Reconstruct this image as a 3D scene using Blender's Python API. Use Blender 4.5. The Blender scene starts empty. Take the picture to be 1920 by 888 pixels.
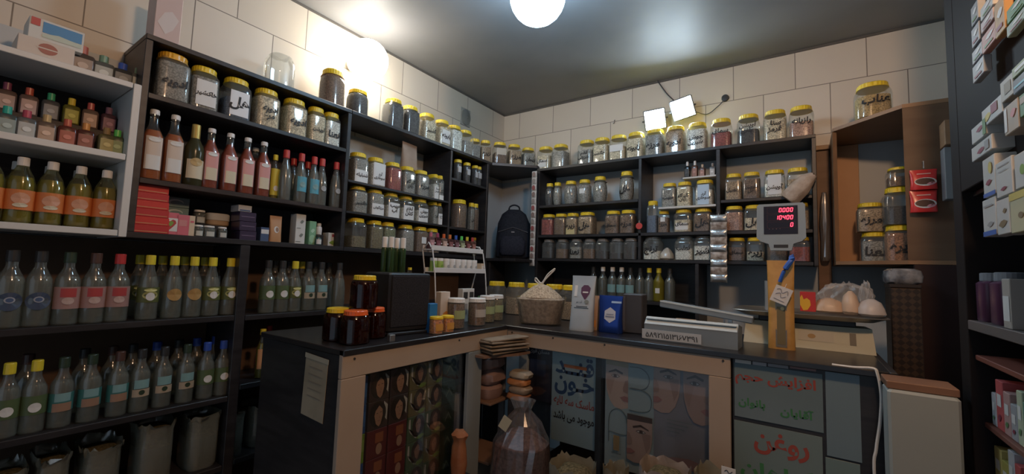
import bpy, math, random
from mathutils import Vector, Matrix
random.seed(7)
S = bpy.context.scene
COL = S.collection
PI = math.pi

# ------------------------------------------------------------------ camera
F = 793.4
YAW, PIT, ROL = math.radians(34.62), math.radians(4.466), math.radians(1.892)
CAM = Vector((2.068, -2.824, 1.28))
H = 2.585
fw = Vector((-math.sin(YAW)*math.cos(PIT), math.cos(YAW)*math.cos(PIT), math.sin(PIT)))
rt = Vector((math.cos(YAW), math.sin(YAW), 0)); up = rt.cross(fw)
R_ = rt*math.cos(ROL) + up*math.sin(ROL); U_ = -rt*math.sin(ROL) + up*math.cos(ROL)
cd = bpy.data.cameras.new('camera'); cam = bpy.data.objects.new('camera', cd); COL.objects.link(cam)
cd.sensor_width = 36; cd.lens = F/1920*36; cd.clip_start = .02
mw = Matrix((R_, U_, -fw)).transposed().to_4x4(); mw.translation = CAM
cam.matrix_world = mw; S.camera = cam

# ------------------------------------------------------------------ world, lights, exposure
S.view_settings.view_transform = 'Standard'; S.view_settings.look = 'None'
S.view_settings.gamma = 1; S.view_settings.use_curve_mapping = False
S.view_settings.exposure = 1.0
W = bpy.data.worlds.new('world'); S.world = W; W.use_nodes = True
W.node_tree.nodes['Background'].inputs[0].default_value = (.62, .8, 1, 1)
W.node_tree.nodes['Background'].inputs[1].default_value = .21
S.cycles.transparent_max_bounces = 32
S.cycles.max_bounces = 8
S.cycles.sample_clamp_indirect = 4

def lamp(name, loc, power, color, size=.08, kind='POINT', rot=None):
    l = bpy.data.lights.new(name, kind); l.energy = power; l.color = color
    if kind == 'AREA': l.size = size
    else: l.shadow_soft_size = size
    o = bpy.data.objects.new(name, l); o.location = loc
    if rot: o.rotation_euler = rot
    COL.objects.link(o); return o
lamp('warm_shop_lamp', (2.3, -2.3, 2.4), 21, (1, .60, .34), .06)
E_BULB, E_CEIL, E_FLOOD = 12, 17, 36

# ------------------------------------------------------------------ materials
MC = {}
def _bs(n):
    m = bpy.data.materials.new(n); m.use_nodes = True
    return m, m.node_tree.nodes, m.node_tree.links, m.node_tree.nodes['Principled BSDF']
def M(name, c, rough=.6, metal=0, emit=0, spec=.5):
    k = ('p', name, c, rough, metal, emit)
    if k in MC: return MC[k]
    m, N, L, b = _bs(name)
    b.inputs['Base Color'].default_value = (*c, 1); b.inputs['Roughness'].default_value = rough
    b.inputs['Metallic'].default_value = metal; b.inputs['Specular IOR Level'].default_value = spec
    if emit:
        b.inputs['Emission Color'].default_value = (*c, 1); b.inputs['Emission Strength'].default_value = emit
    MC[k] = m; return m
def MN(name, c1, c2, scale=40, rough=.8, detail=3, bump=0, stretch=(1, 1, 1), spec=.3):
    k = ('n', name, c1, c2, scale, rough)
    if k in MC: return MC[k]
    m, N, L, b = _bs(name)
    tc = N.new('ShaderNodeTexCoord'); mp = N.new('ShaderNodeMapping'); mp.inputs['Scale'].default_value = stretch
    n = N.new('ShaderNodeTexNoise'); n.inputs['Scale'].default_value = scale; n.inputs['Detail'].default_value = detail
    r = N.new('ShaderNodeValToRGB'); r.color_ramp.elements[0].position = .35; r.color_ramp.elements[1].position = .65
    r.color_ramp.elements[0].color = (*c1, 1); r.color_ramp.elements[1].color = (*c2, 1)
    L.new(tc.outputs['Object'], mp.inputs[0]); L.new(mp.outputs[0], n.inputs[0]); L.new(n.outputs[0], r.inputs[0])
    L.new(r.outputs[0], b.inputs['Base Color']); b.inputs['Roughness'].default_value = rough
    b.inputs['Specular IOR Level'].default_value = spec
    if bump:
        bp = N.new('ShaderNodeBump'); bp.inputs['Strength'].default_value = bump; bp.inputs['Distance'].default_value = .004
        L.new(n.outputs[0], bp.inputs['Height']); L.new(bp.outputs[0], b.inputs['Normal'])
    MC[k] = m; return m
def SHELL(name='clear_plastic', tint=(.93, .95, .93), milk=.07, mc=(.8, .82, .8), rough=.08, refl=.10):
    k = ('s', name, tint, milk, mc, rough)
    if k in MC: return MC[k]
    m = bpy.data.materials.new(name); m.use_nodes = True
    N, L = m.node_tree.nodes, m.node_tree.links; N.remove(N['Principled BSDF'])
    t = N.new('ShaderNodeBsdfTransparent'); t.inputs[0].default_value = (*tint, 1)
    d = N.new('ShaderNodeBsdfDiffuse'); d.inputs[0].default_value = (*mc, 1)
    g = N.new('ShaderNodeBsdfGlossy'); g.inputs['Roughness'].default_value = rough; g.inputs[0].default_value = (1, 1, 1, 1)
    a = N.new('ShaderNodeMixShader'); a.inputs[0].default_value = milk
    L.new(t.outputs[0], a.inputs[1]); L.new(d.outputs[0], a.inputs[2])
    lw = N.new('ShaderNodeLayerWeight'); lw.inputs[0].default_value = .25
    mm = N.new('ShaderNodeMath'); mm.operation = 'MULTIPLY_ADD'; mm.inputs[1].default_value = .45; mm.inputs[2].default_value = refl*.5
    L.new(lw.outputs['Fresnel'], mm.inputs[0])
    b = N.new('ShaderNodeMixShader'); L.new(mm.outputs[0], b.inputs[0]); L.new(a.outputs[0], b.inputs[1]); L.new(g.outputs[0], b.inputs[2])
    L.new(b.outputs[0], N['Material Output'].inputs[0])
    MC[k] = m; return m
def LIQ(name, c, dens=.55):
    return SHELL(name, tint=tuple(min(1, x*1.3+.05) for x in c), milk=dens, mc=c, rough=.2, refl=.03)
CLEAR = SHELL(); GLASS = SHELL('clear_glass', (.95, .97, .96), .025, (.8, .85, .85), .03, .12)
POUCH = SHELL('clear_polythene', (.92, .92, .92), .22, (.7, .68, .66), .35, .06)
INK = M('black_ink', (.01, .01, .012), .6)
YLID = M('yellow_lid', (.78, .56, .025), .35)
WHITE = M('white_plastic', (.78, .78, .76), .4)
PAPER = M('white_paper', (.72, .72, .7), .7)
BLACK = MN('black_board', (.016, .015, .017), (.028, .026, .028), 9, .42, stretch=(1, 1, 6), spec=.5)
DARKW = MN('dark_wood_board', (.03, .022, .02), (.05, .035, .03), 12, .5, stretch=(1, 1, 8))
WCOL = {}

# ------------------------------------------------------------------ pixel -> world on a stated line or plane
def ray(x, y): return (R_*((x-960)/F) + U_*((444-y)/F) + fw)
def on(x, y, ax, v):
    r = ray(x, y); return CAM + r*((v-CAM[ax])/r[ax])
def RP(px, p0, p1, z):
    n = ray(px, 0).cross(ray(px, 888)); a = Vector((*p0, z)); d = Vector((p1[0]-p0[0], p1[1]-p0[1], 0))
    return a + d*(-n.dot(a-CAM)/n.dot(d))
def PL(px, z, x0=.19): return RP(px, (x0, -2.5), (x0, -.5), z)
def PB(px, z, y0=-.19): return RP(px, (.5, y0), (2, y0), z)

# ------------------------------------------------------------------ objects
def setp(o, **k):
    for a, v in k.items():
        if v is not None: o[a] = v
def thing(name, label, cat, loc=(0, 0, 0), rz=0, group=None):
    o = bpy.data.objects.new(name, None); o.empty_display_size = .02; COL.objects.link(o)
    o.location = loc; o.rotation_euler = (0, 0, rz); setp(o, label=label, category=cat, group=group); return o
def mesh(vf, name):
    me = bpy.data.meshes.new(name); me.from_pydata([tuple(v) for v in vf[0]], [], vf[1]); me.update(); return me
def put(name, me, mat, parent=None, smooth=False, label=None):
    if isinstance(me, tuple): me = mesh(me, name)
    if not me.materials: me.materials.append(mat)
    if smooth and len(me.polygons) and not me.polygons[0].use_smooth:
        me.polygons.foreach_set('use_smooth', [True]*len(me.polygons))
        me.set_sharp_from_angle(angle=math.radians(38))
    o = bpy.data.objects.new(name, me); COL.objects.link(o); o.parent = parent
    o.material_slots[0].link = 'OBJECT'; o.material_slots[0].material = mat
    if label: o['label'] = label
    return o
def single(name, vf, mat, label, cat, group=None, smooth=False, loc=None, rz=0):
    o = put(name, vf, mat, None, smooth); setp(o, label=label, category=cat, group=group)
    if loc is not None: o.location = loc; o.rotation_euler = (0, 0, rz)
    return o
def struct(name, vf, mat):
    o = put(name, vf, mat); o['kind'] = 'structure'; return o
def box(x0, x1, y0, y1, z0, z1):
    v = [(x, y, z) for z in (z0, z1) for y in (y0, y1) for x in (x0, x1)]
    return v, [(0, 2, 3, 1), (4, 5, 7, 6), (0, 1, 5, 4), (1, 3, 7, 5), (3, 2, 6, 7), (2, 0, 4, 6)]
def bbox(x0, x1, y0, y1, z0, z1, b=.002):
    """box with chamfered edges, as a loft"""
    cx, cy, hx, hy = (x0+x1)/2, (y0+y1)/2, (x1-x0)/2, (y1-y0)/2
    def ring(i, z): return [(cx+sx, cy+sy, z) for sx, sy in ((hx-b-i, -hy+i), (hx-i, -hy+b+i), (hx-i, hy-b-i), (hx-b-i, hy-i), (-hx+b+i, hy-i), (-hx+i, hy-b-i), (-hx+i, -hy+b+i), (-hx+b+i, -hy+i))]
    v = []; f = []
    for i, z in ((b*.9, z0), (0, z0+b), (0, z1-b), (b*.9, z1)): v += ring(i, z)
    for r in range(3):
        for k in range(8): f.append((r*8+k, r*8+(k+1) % 8, r*8+8+(k+1) % 8, r*8+8+k))
    f.append(tuple(range(7, -1, -1))); f.append(tuple(range(24, 32))); return v, f
def join(*vs):
    V = []; Fc = []
    for v, f in vs:
        n = len(V); V += list(v); Fc += [tuple(i+n for i in q) for q in f]
    return V, Fc
def xf(vf, mat): return [tuple(mat @ Vector(v)) for v in vf[0]], vf[1]
def prism(poly, z0, z1):
    n = len(poly); v = [(x, y, z0) for x, y in poly]+[(x, y, z1) for x, y in poly]
    return v, [tuple(range(n-1, -1, -1)), tuple(range(n, 2*n))]+[(i, (i+1) % n, n+(i+1) % n, n+i) for i in range(n)]
def loft(rings, n=2., seg=24, cap=True, rib=0, jit=0, top=True):
    """rings: (rx, ry, z[, cx, cy]); superellipse exponent n"""
    v = []; f = []; rnd = random.Random(int(rings[0][0]*1e5)+seg)
    for r in rings:
        rx, ry, z = r[:3]; cx, cy = (r[3], r[4]) if len(r) > 3 else (0, 0)
        for k in range(seg):
            a = 2*PI*(k+.5)/seg; c, s = math.cos(a), math.sin(a)
            e = 1-(rib if k % 2 else 0)+(rnd.uniform(-jit, jit) if jit else 0)
            v.append((cx+rx*e*math.copysign(abs(c)**(2/n), c), cy+ry*e*math.copysign(abs(s)**(2/n), s), z+(rnd.uniform(-jit, jit)*rx*.4 if jit else 0)))
    m = len(rings)
    for i in range(m-1):
        for k in range(seg): f.append((i*seg+k, i*seg+(k+1) % seg, (i+1)*seg+(k+1) % seg, (i+1)*seg+k))
    if cap:
        f.append(tuple(range(seg-1, -1, -1)))
        if top: f.append(tuple(range((m-1)*seg, m*seg)))
    return v, f
def tube(pts, r, seg=8, cap=True):
    pts = [Vector(p) for p in pts]; v = []; f = []
    for i, p in enumerate(pts):
        d = (pts[min(i+1, len(pts)-1)]-pts[max(i-1, 0)]).normalized()
        a = d.cross(Vector((0, 0, 1)) if abs(d.z) < .9 else Vector((1, 0, 0))).normalized(); b = d.cross(a)
        rr = r[i] if isinstance(r, (list, tuple)) else r
        for k in range(seg):
            t = 2*PI*k/seg; v.append(tuple(p+a*rr*math.cos(t)+b*rr*math.sin(t)))
    for i in range(len(pts)-1):
        for k in range(seg): f.append((i*seg+k, (i+1)*seg+k, (i+1)*seg+(k+1) % seg, i*seg+(k+1) % seg))
    if cap: f.append(tuple(range(seg))); f.append(tuple(range((len(pts)-1)*seg, len(pts)*seg))[::-1])
    return v, f
def smoothpath(pts, n=6):
    pts = [Vector(p) for p in pts]; out = []
    for i in range(len(pts)-1):
        p0, p1, p2, p3 = pts[max(i-1, 0)], pts[i], pts[i+1], pts[min(i+2, len(pts)-1)]
        for k in range(n):
            t = k/n; out.append(.5*((2*p1)+(p2-p0)*t+(2*p0-5*p1+4*p2-p3)*t*t+(3*p1-p0-3*p2+p3)*t**3))
    return out+[pts[-1]]

# ------------------------------------------------------------------ Persian lettering
AF = {'ا':(0xFE8D,0xFE8E,0,0),'آ':(0xFE81,0xFE82,0,0),'ب':(0xFE8F,0xFE90,0xFE91,0xFE92),'پ':(0xFB56,0xFB57,0xFB58,0xFB59),'ت':(0xFE95,0xFE96,0xFE97,0xFE98),'ث':(0xFE99,0xFE9A,0xFE9B,0xFE9C),'ج':(0xFE9D,0xFE9E,0xFE9F,0xFEA0),'چ':(0xFB7A,0xFB7B,0xFB7C,0xFB7D),'ح':(0xFEA1,0xFEA2,0xFEA3,0xFEA4),'خ':(0xFEA5,0xFEA6,0xFEA7,0xFEA8),'د':(0xFEA9,0xFEAA,0,0),'ر':(0xFEAD,0xFEAE,0,0),'ز':(0xFEAF,0xFEB0,0,0),'س':(0xFEB1,0xFEB2,0xFEB3,0xFEB4),'ش':(0xFEB5,0xFEB6,0xFEB7,0xFEB8),'ع':(0xFEC9,0xFECA,0xFECB,0xFECC),'غ':(0xFECD,0xFECE,0xFECF,0xFED0),'ف':(0xFED1,0xFED2,0xFED3,0xFED4),'ق':(0xFED5,0xFED6,0xFED7,0xFED8),'ک':(0xFB8E,0xFB8F,0xFB90,0xFB91),'گ':(0xFB92,0xFB93,0xFB94,0xFB95),'ل':(0xFEDD,0xFEDE,0xFEDF,0xFEE0),'م':(0xFEE1,0xFEE2,0xFEE3,0xFEE4),'ن':(0xFEE5,0xFEE6,0xFEE7,0xFEE8),'ه':(0xFEE9,0xFEEA,0xFEEB,0xFEEC),'و':(0xFEED,0xFEEE,0,0),'ی':(0xFBFC,0xFBFD,0xFBFE,0xFBFF)}
def shape(s):
    out = []
    for i, c in enumerate(s):
        if c not in AF: out.append(c); continue
        p = i > 0 and (s[i-1] == 'ـ' or (s[i-1] in AF and AF[s[i-1]][2]))
        n = AF[c][2] and i+1 < len(s) and (s[i+1] in AF or s[i+1] == 'ـ')
        out.append(chr(AF[c][3] if p and n else AF[c][1] if p else AF[c][2] if n else AF[c][0]))
    return ''.join(reversed(out))
TC = {}
def lettering(s, rtl=True, bold=.012, space=1.):
    """unit lettering: verts (u,v) centred, real proportions, lines split by |"""
    k = (s, rtl, bold, space)
    if k in TC: return TC[k]
    c = bpy.data.curves.new('t', 'FONT'); c.body = '\n'.join(shape(l) if rtl else l for l in s.split('|'))
    c.align_x = 'CENTER'; c.offset = bold; c.resolution_u = 2; c.space_line = .95; c.space_character = space
    o = bpy.data.objects.new('t', c); COL.objects.link(o)
    me = bpy.data.meshes.new_from_object(o.evaluated_get(bpy.context.evaluated_depsgraph_get()))
    vs = [(v.co.x, v.co.y) for v in me.vertices]; fs = [tuple(p.vertices) for p in me.polygons]
    bpy.data.objects.remove(o); bpy.data.curves.remove(c); bpy.data.meshes.remove(me)
    if not vs: vs = [(0, 0), (1, 0), (0, 1)]; fs = [(0, 1, 2)]
    x0, x1 = min(a for a, b in vs), max(a for a, b in vs); y0, y1 = min(b for a, b in vs), max(b for a, b in vs)
    TC[k] = ([(a-(x0+x1)/2, b-(y0+y1)/2) for a, b in vs], fs, x1-x0, y1-y0); return TC[k]
def fit(s, w, h, shear=0, **kw):
    v, f, tw, th = lettering(s, **kw); k = min(w/tw, h/th)
    return [(a*k+shear*b*k, b*k) for a, b in v], f
def stretchfit(s, w, h, **kw):
    v, f, tw, th = lettering(s, **kw); return [(a*w/tw, b*h/th) for a, b in v], f
# curved front of a superellipse body; local front is -y
def front(u, rx, ry, n): return -ry*max(0., 1-min(.999, abs(u/rx))**n)**(1/n)
def wrapped(uv, f, zc, rx, ry, n, off=.0012): return [(u, front(u, rx, ry, n)-off, zc+v) for u, v in uv], f
def patch(w, z0, z1, rx, ry, n, off=.0006, nu=10):
    v = []; f = []
    for j in (z0, z1):
        for i in range(nu+1):
            a = (i/nu-.5)*PI if w >= rx*1.9 else None
            u = (rx*math.sin(a)*.997) if a is not None else (i/nu-.5)*w
            v.append((u*(1+off/rx), front(u, rx, ry, n)-off, j))
    for i in range(nu): f.append((i, i+1, nu+2+i, nu+1+i))
    return v, f
def discuv(r, seg=16, ry=None, cx=0, cy=0): return [(cx+r*math.cos(2*PI*k/seg), cy+(ry or r)*math.sin(2*PI*k/seg)) for k in range(seg)], [tuple(range(seg))]

# ------------------------------------------------------------------ the room
tile = None
def wallmat():
    m, N, L, b = _bs('cream_tile_and_grey_paint')
    g = N.new('ShaderNodeNewGeometry'); sp = N.new('ShaderNodeSeparateXYZ'); L.new(g.outputs['Position'], sp.inputs[0])
    s = N.new('ShaderNodeMath'); s.operation = 'SUBTRACT'; L.new(sp.outputs[0], s.inputs[0]); L.new(sp.outputs[1], s.inputs[1])
    z = N.new('ShaderNodeMath'); z.operation = 'SUBTRACT'; L.new(sp.outputs[2], z.inputs[0]); z.inputs[1].default_value = .12
    cb = N.new('ShaderNodeCombineXYZ'); L.new(s.outputs[0], cb.inputs[0]); L.new(z.outputs[0], cb.inputs[1])
    br = N.new('ShaderNodeTexBrick'); L.new(cb.outputs[0], br.inputs[0]); br.offset = .5
    for k, v in (('Scale', 1), ('Brick Width', .315), ('Row Height', .28), ('Mortar Size', .0022), ('Mortar Smooth', .2), ('Bias', 0)): br.inputs[k].default_value = v
    br.inputs['Color1'].default_value = (.66, .585, .49, 1); br.inputs['Color2'].default_value = (.71, .635, .54, 1); br.inputs['Mortar'].default_value = (.2, .17, .14, 1)
    n = N.new('ShaderNodeTexNoise'); n.inputs['Scale'].default_value = 3; n.inputs['Detail'].default_value = 5
    mx = N.new('ShaderNodeMixRGB'); mx.blend_type = 'MULTIPLY'; mx.inputs[0].default_value = .25; L.new(br.outputs[0], mx.inputs[1]); L.new(n.outputs[0], mx.inputs[2])
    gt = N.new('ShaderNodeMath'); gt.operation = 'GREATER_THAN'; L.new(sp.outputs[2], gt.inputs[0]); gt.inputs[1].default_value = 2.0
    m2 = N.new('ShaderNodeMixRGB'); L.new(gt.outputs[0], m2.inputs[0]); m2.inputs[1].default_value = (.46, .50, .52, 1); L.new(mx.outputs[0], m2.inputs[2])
    L.new(m2.outputs[0], b.inputs['Base Color']); b.inputs['Roughness'].default_value = .45; return m
WM = wallmat()
struct('wall_left', box(-.1, 0, -4.6, .1, 0, H), WM)
struct('wall_back', box(0, 2.85, 0, .1, 0, H), WM)
struct('wall_right', box(2.75, 2.85, -4.6, 0, 0, H), WM)
struct('floor', box(-.1, 2.85, -4.6, .1, -.1, 0), MN('floor_tile', (.12, .1, .09), (.18, .16, .14), 4, .4))
cm = MN('ceiling_gloss_paint', (.20, .20, .205), (.245, .24, .245), 2.2, .5, spec=.35)
struct('ceiling', box(-.1, 2.85, -4.6, .1, H, H+.1), cm)
struct('trim_1', box(0, 2.75, -.006, 0, H-.012, H), M('dark_joint', (.1, .09, .08), .7))  # dark strip along the wall and ceiling edge
struct('trim_2', box(0, .006, -4.5, 0, H-.012, H), M('dark_joint', (.1, .09, .08), .7))

# ------------------------------------------------------------------ shelving
T = .018
def unit(name, label, parts, cat='shelving'):
    t = thing(name, label, cat)
    for nm, b, m in parts: put(nm, bbox(*b, .0015), m, t)
    return t
ZL = dict(top=2.04, jar=1.84, bot=1.548, prod=1.365)
sh = lambda z: (z-T, z)
g1 = -.004
unit('wall_shelving', 'tall black shelving on the left wall holding jars above amber bottles', [
    ('side_panel', (.0, .25, -2.405, -2.385, 1.365, 2.02), BLACK), ('side_panel', (.0, .25, -1.63, -1.61, 1.365, 2.02), BLACK),
    ('top_board', (.0, .25, -2.405, -1.61, 2.022, 2.04), BLACK),
    ('shelf', (.0, .25, -2.385, -1.63, 1.822, 1.84), BLACK), ('shelf', (.0, .25, -2.385, -1.63, 1.53, 1.548), DARKW),
    ('shelf', (.0, .25, -2.405, -1.61, 1.345, 1.365), BLACK), ('back_panel', (.0, .006, -2.385, -1.63, 1.365, 2.02), M('navy_back_board', (.05, .055, .07), .6))])
unit('wall_shelving', 'black shelving on the left wall with three tiers of yellow-lidded jars', [
    ('top_board', (.0, .25, -1.608, -.47, 2.022, 2.04), BLACK), ('side_panel', (.0, .25, -.895, -.88, 1.367, 2.02), BLACK),
    ('side_panel', (.0, .25, -.52, -.50, 1.345, 2.02), BLACK),
    ('shelf', (.0, .25, -1.608, -.897, 1.682, 1.694), BLACK), ('shelf', (.0, .25, -1.608, -.897, 1.53, 1.541), BLACK),
    ('shelf', (.0, .25, -.878, -.522, 1.835, 1.85), BLACK), ('shelf', (.0, .25, -.878, -.522, 1.525, 1.54), BLACK),
    ('shelf', (.0, .25, -1.608, -.522, 1.345, 1.365), BLACK), ('back_panel', (.0, .006, -.878, -.522, 1.365, 2.02), BLACK)])
WHT = M('white_melamine', (.62, .62, .6), .45)
unit('display_rack', 'white melamine shelf rack of small flacons on the left wall', [
    ('side_panel', (.012, .27, -2.428, -2.408, 1.345, 1.85), WHT), ('side_panel', (.012, .27, -3.2, -3.18, 1.345, 1.85), WHT),
    ('shelf', (.012, .27, -3.178, -2.43, 1.832, 1.85), WHT), ('shelf', (.012, .27, -3.178, -2.43, 1.592, 1.612), WHT),
    ('shelf', (.012, .27, -3.178, -2.43, 1.347, 1.366), WHT), ('back_panel', (.002, .010, -3.2, -2.408, 1.345, 1.85), DARKW)])
BRB = MN('brown_back_board', (.10, .06, .038), (.14, .085, .055), 5, .6)
unit('wall_shelving', 'dark low shelving of clear distillate bottles below the white rack', [
    ('side_panel', (.0, .25, -2.06, -2.025, 0, 1.343), BLACK), ('shelf', (.0, .25, -3.3, -2.062, 1.05, 1.07), BLACK),
    ('shelf', (.0, .25, -3.3, -2.062, .745, .765), BLACK), ('side_panel', (.0, .25, -3.32, -3.3, 0, 1.343), BLACK),
    ('back_panel', (.0, .006, -3.3, -2.062, .3, 1.343), BRB), ('shelf', (.0, .25, -3.3, -2.062, .49, .51), BLACK)])
unit('wall_shelving', 'dark low shelving on the left wall hidden mostly by the counter', [
    ('shelf', (.0, .25, -2.023, -.5, 1.047, 1.067), BLACK), ('side_panel', (.0, .25, -.5, -.48, 0, 1.343), BLACK),
    ('shelf', (.0, .25, -2.023, -.5, .78, .80), BLACK), ('shelf', (.0, .25, -2.023, -.5, .5, .52), BLACK), ('back_panel', (.0, .006, -2.023, -.5, .3, 1.343), BRB)])
t = thing('corner_shelf', 'black corner board joining the left and back top shelves', 'shelf')
put('board', prism([(0, 0), (0, -.468), (.25, -.468), (.49, -.25), (.49, 0)], 2.022, 2.04), BLACK, t)
unit('back_shelving', 'long black shelving across the back wall filled with yellow-lidded jars', [
    ('top_board', (.492, 2.13, -.25, 0, 1.997, 2.015), BLACK),
    ('side_panel', (.495, .515, -.25, 0, 1.35, 1.996), BLACK), ('side_panel', (1.232, 1.25, -.25, 0, 1.37, 1.996), BLACK),
    ('side_panel', (1.672, 1.692, -.25, 0, 1.37, 1.996), BLACK), ('side_panel', (2.112, 2.13, -.25, 0, 1.35, 1.996), BLACK),
    ('shelf', (.517, 1.23, -.25, 0, 1.727, 1.745), BLACK), ('shelf', (.517, 2.11, -.25, 0, 1.515, 1.533), BLACK),
    ('shelf', (.517, 2.11, -.25, 0, 1.351, 1.369), BLACK), ('shelf', (1.694, 2.11, -.25, 0, 1.69, 1.706), BLACK),
    ('shelf', (1.352, 1.67, -.25, 0, 1.674, 1.686), WHT), ('shelf', (1.49, 1.67, -.24, 0, 1.846, 1.856), WHT)])
unit('back_shelving', 'dark lower back shelving of clear bottles behind the counter', [
    ('shelf', (.5, 1.56, -.25, 0, 1.10, 1.12), BLACK), ('side_panel', (1.56, 1.58, -.25, 0, 0, 1.349), BLACK),
    ('side_panel', (.495, .515, -.25, 0, 0, 1.349), BLACK), ('back_panel', (.517, 1.56, -.006, 0, .3, 1.349), BLACK)])

# ------------------------------------------------------------------ jars and bottles
MEC = {}
def cached(key, fn):
    if key not in MEC: MEC[key] = mesh(fn(), key[0])
    return MEC[key]
JP = dict(  # profile of body: (radius factor, z factor), exponent
    square=([(.90, 0), (1, .02), (1, .70), (.96, .78), (.80, .85), (.76, .90)], 5),
    round=([(.88, 0), (1, .03), (1, .68), (.95, .77), (.80, .85), (.74, .90)], 2.6),
    gourd=([(.62, 0), (.80, .03), (.97, .22), (1, .40), (.95, .62), (.78, .78), (.66, .86), (.64, .90)], 2.2),
    tall=([(.92, 0), (1, .02), (1, .80), (.9, .86), (.86, .90)], 2.4))
WORDS = ['ادویه|مرغ', 'ادویه', 'سماق', 'نعنا', 'زیره', 'آرد|سوخاری', 'خاکشیر', 'گل گاو|زبان', 'سنا|قرمز', 'آویشن', 'مرزه', 'شنبلیله', 'رازیانه', 'بادرنج', 'تخم|شربتی', 'گشنیز', 'بابونه', 'ریحان', 'ثعلب', 'جوش|شیرین', 'هل', 'بهار|نارنج']
def jar(name, label, group, loc, rz, w=.1, h=.165, style='square', fill=(.35, .22, .12), lv=.6, lid=YLID, word=None, tag_=None, d=None, wz=.36, cat='jar', shell=None):
    prof, n = JP[style]; d = d or w; rx, ry = w/2, d/2
    t = thing(name, label, cat, loc, rz, group)
    put('container', cached(('jar', style, w, d, h), lambda: loft([(rx*a, ry*a, h*b) for a, b in prof], n, 28)), shell or CLEAR, t, True)
    if fill is not None and lv > 0:
        def cf():
            rs = []; i = .93
            for a, b in prof:
                if b < lv: rs.append((rx*a*i, ry*a*i, max(.004, h*b)))
            rs += [(rx*prof[-1][0]*i if lv > .85 else rx*i*.99, ry*prof[-1][0]*i if lv > .85 else ry*i*.99, h*lv*.985), (rx*i*.5, ry*i*.5, h*lv)]
            return loft(rs, n, 24, jit=.006)
        c2 = tuple(min(1, x*1.5+.02) for x in fill); c1 = tuple(x*.6 for x in fill)
        put('contents', cached(('contents', style, w, d, h, round(lv, 2)), cf), MN('spice', c1, c2, 170, .9, 2), t, True)
    if lid is not None:
        lr = rx*prof[-1][0]*1.12; ld = ry*prof[-1][0]*1.12
        put('lid', cached(('lid', style, w, d, h), lambda: join(loft([(lr, ld, h*.865), (lr, ld, h*.975), (lr*.93, ld*.93, h)], 2.3, 48, rib=.025), loft([(lr*1.04, ld*1.04, h*.86), (lr*1.04, ld*1.04, h*.88)], 2.3, 48))), lid, t)
    if tag_:
        put('paper_label', cached(('tag', w, d, h, tag_[1], tag_[2], tag_[3], n), lambda: patch(w*tag_[1], h*tag_[2], h*tag_[3], rx, ry, n)), M('label_paper', tag_[0], .6), t)
    if word:
        uv, f = fit(word, w*.74, h*.40, shear=.12, bold=.034)
        put('handwriting', wrapped(uv, f, h*wz, rx, ry, n, .0018), INK, t)
    return t
ORD = ['first', 'second', 'third', 'fourth', 'fifth', 'sixth', 'seventh', 'eighth', 'ninth', 'tenth', 'eleventh', 'twelfth', 'thirteenth', 'fourteenth', 'fifteenth', 'sixteenth', 'seventeenth', 'eighteenth']
CN = {'brown': (.16, .09, .05), 'dark': (.03, .028, .03), 'white': (.66, .66, .62), 'cream': (.6, .52, .38), 'grey': (.27, .26, .24), 'red': (.28, .045, .035), 'green': (.15, .16, .07), 'tan': (.36, .25, .15), 'pink': (.42, .24, .18), 'blue': (.08, .12, .2), 'orange': (.5, .2, .07), 'olive': (.16, .13, .06), 'black': (.015, .015, .02)}
def jrow(specs, place, z, rz, rowname, w=.1, h=.165, style='square', group=None, d=None, bounds=None):
    """specs: (px, colour word, level, word or None, extra dict)"""
    P_ = [place(s[0], z) for s in specs]; Wd = [(s[4] if len(s) > 4 else {}).get('w', w) for s in specs]
    ax = 1 if rz > 1 else 0
    if bounds:
        for i, p in enumerate(P_): p[ax] = max(bounds[0]+Wd[i]/2+.003, min(bounds[1]-Wd[i]/2-.003, p[ax]))
    for i in range(len(P_)-1):
        dd = (P_[i+1]-P_[i]).length*.975; q_ = (Wd[i]+Wd[i+1])/2
        if q_ > dd: Wd[i] *= dd/q_; Wd[i+1] *= dd/q_
    for i, s in enumerate(specs):
        px, cw, lv, wd = s[:4]; ex = dict(s[4]) if len(s) > 4 else {}
        ex.pop('w', None); ww, hh = round(Wd[i], 4), ex.pop('h', h); dz = ex.pop('dz', 0); look = ex.pop('look', None); st = ex.pop('style', style)
        pos = P_[i]
        ex.pop('x0', None)
        desc = look or f'yellow-lidded jar of {cw} {"powder" if st != "gourd" else "herbs"}'
        if cw == 'empty': desc = look or 'yellow-lidded empty clear jar'
        jar('spice_jar', f'{desc}, {ORD[i]} from left on {rowname}', group or f'jars on {rowname}', pos+Vector((0, 0, dz+.0003)), rz+random.uniform(-.03, .03), ww, hh, st,
            CN.get(cw), lv, word=wd, d=ex.pop('d', d), **ex)
L9, B0 = PI/2, 0.
wt = (.7, .7, .68)
# top-left row
jrow([(316, 'grey', .8, 'ادویه', dict(w=.106, h=.172, look='big orange-lidded jar of greyish spice', lid=M('orange_lid', (.75, .4, .03), .35))),
      (376, 'grey', .75, 'خاکشیر', dict(tag_=(wt, .7, .08, .66))), (437, 'blue', .5, 'هل', dict(tag_=((.75, .77, .8), .7, .06, .66))),
      (494, 'cream', .78, 'ادویه|مرغ'), (547, 'cream', .78, 'ادویه'), (588, 'cream', .76, 'آویشن'), (626, 'white', .74, 'نعنا')],
     PL, 1.84, L9, 'high left jar shelf', w=.096, h=.165, bounds=(-2.383,-1.632))
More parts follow.
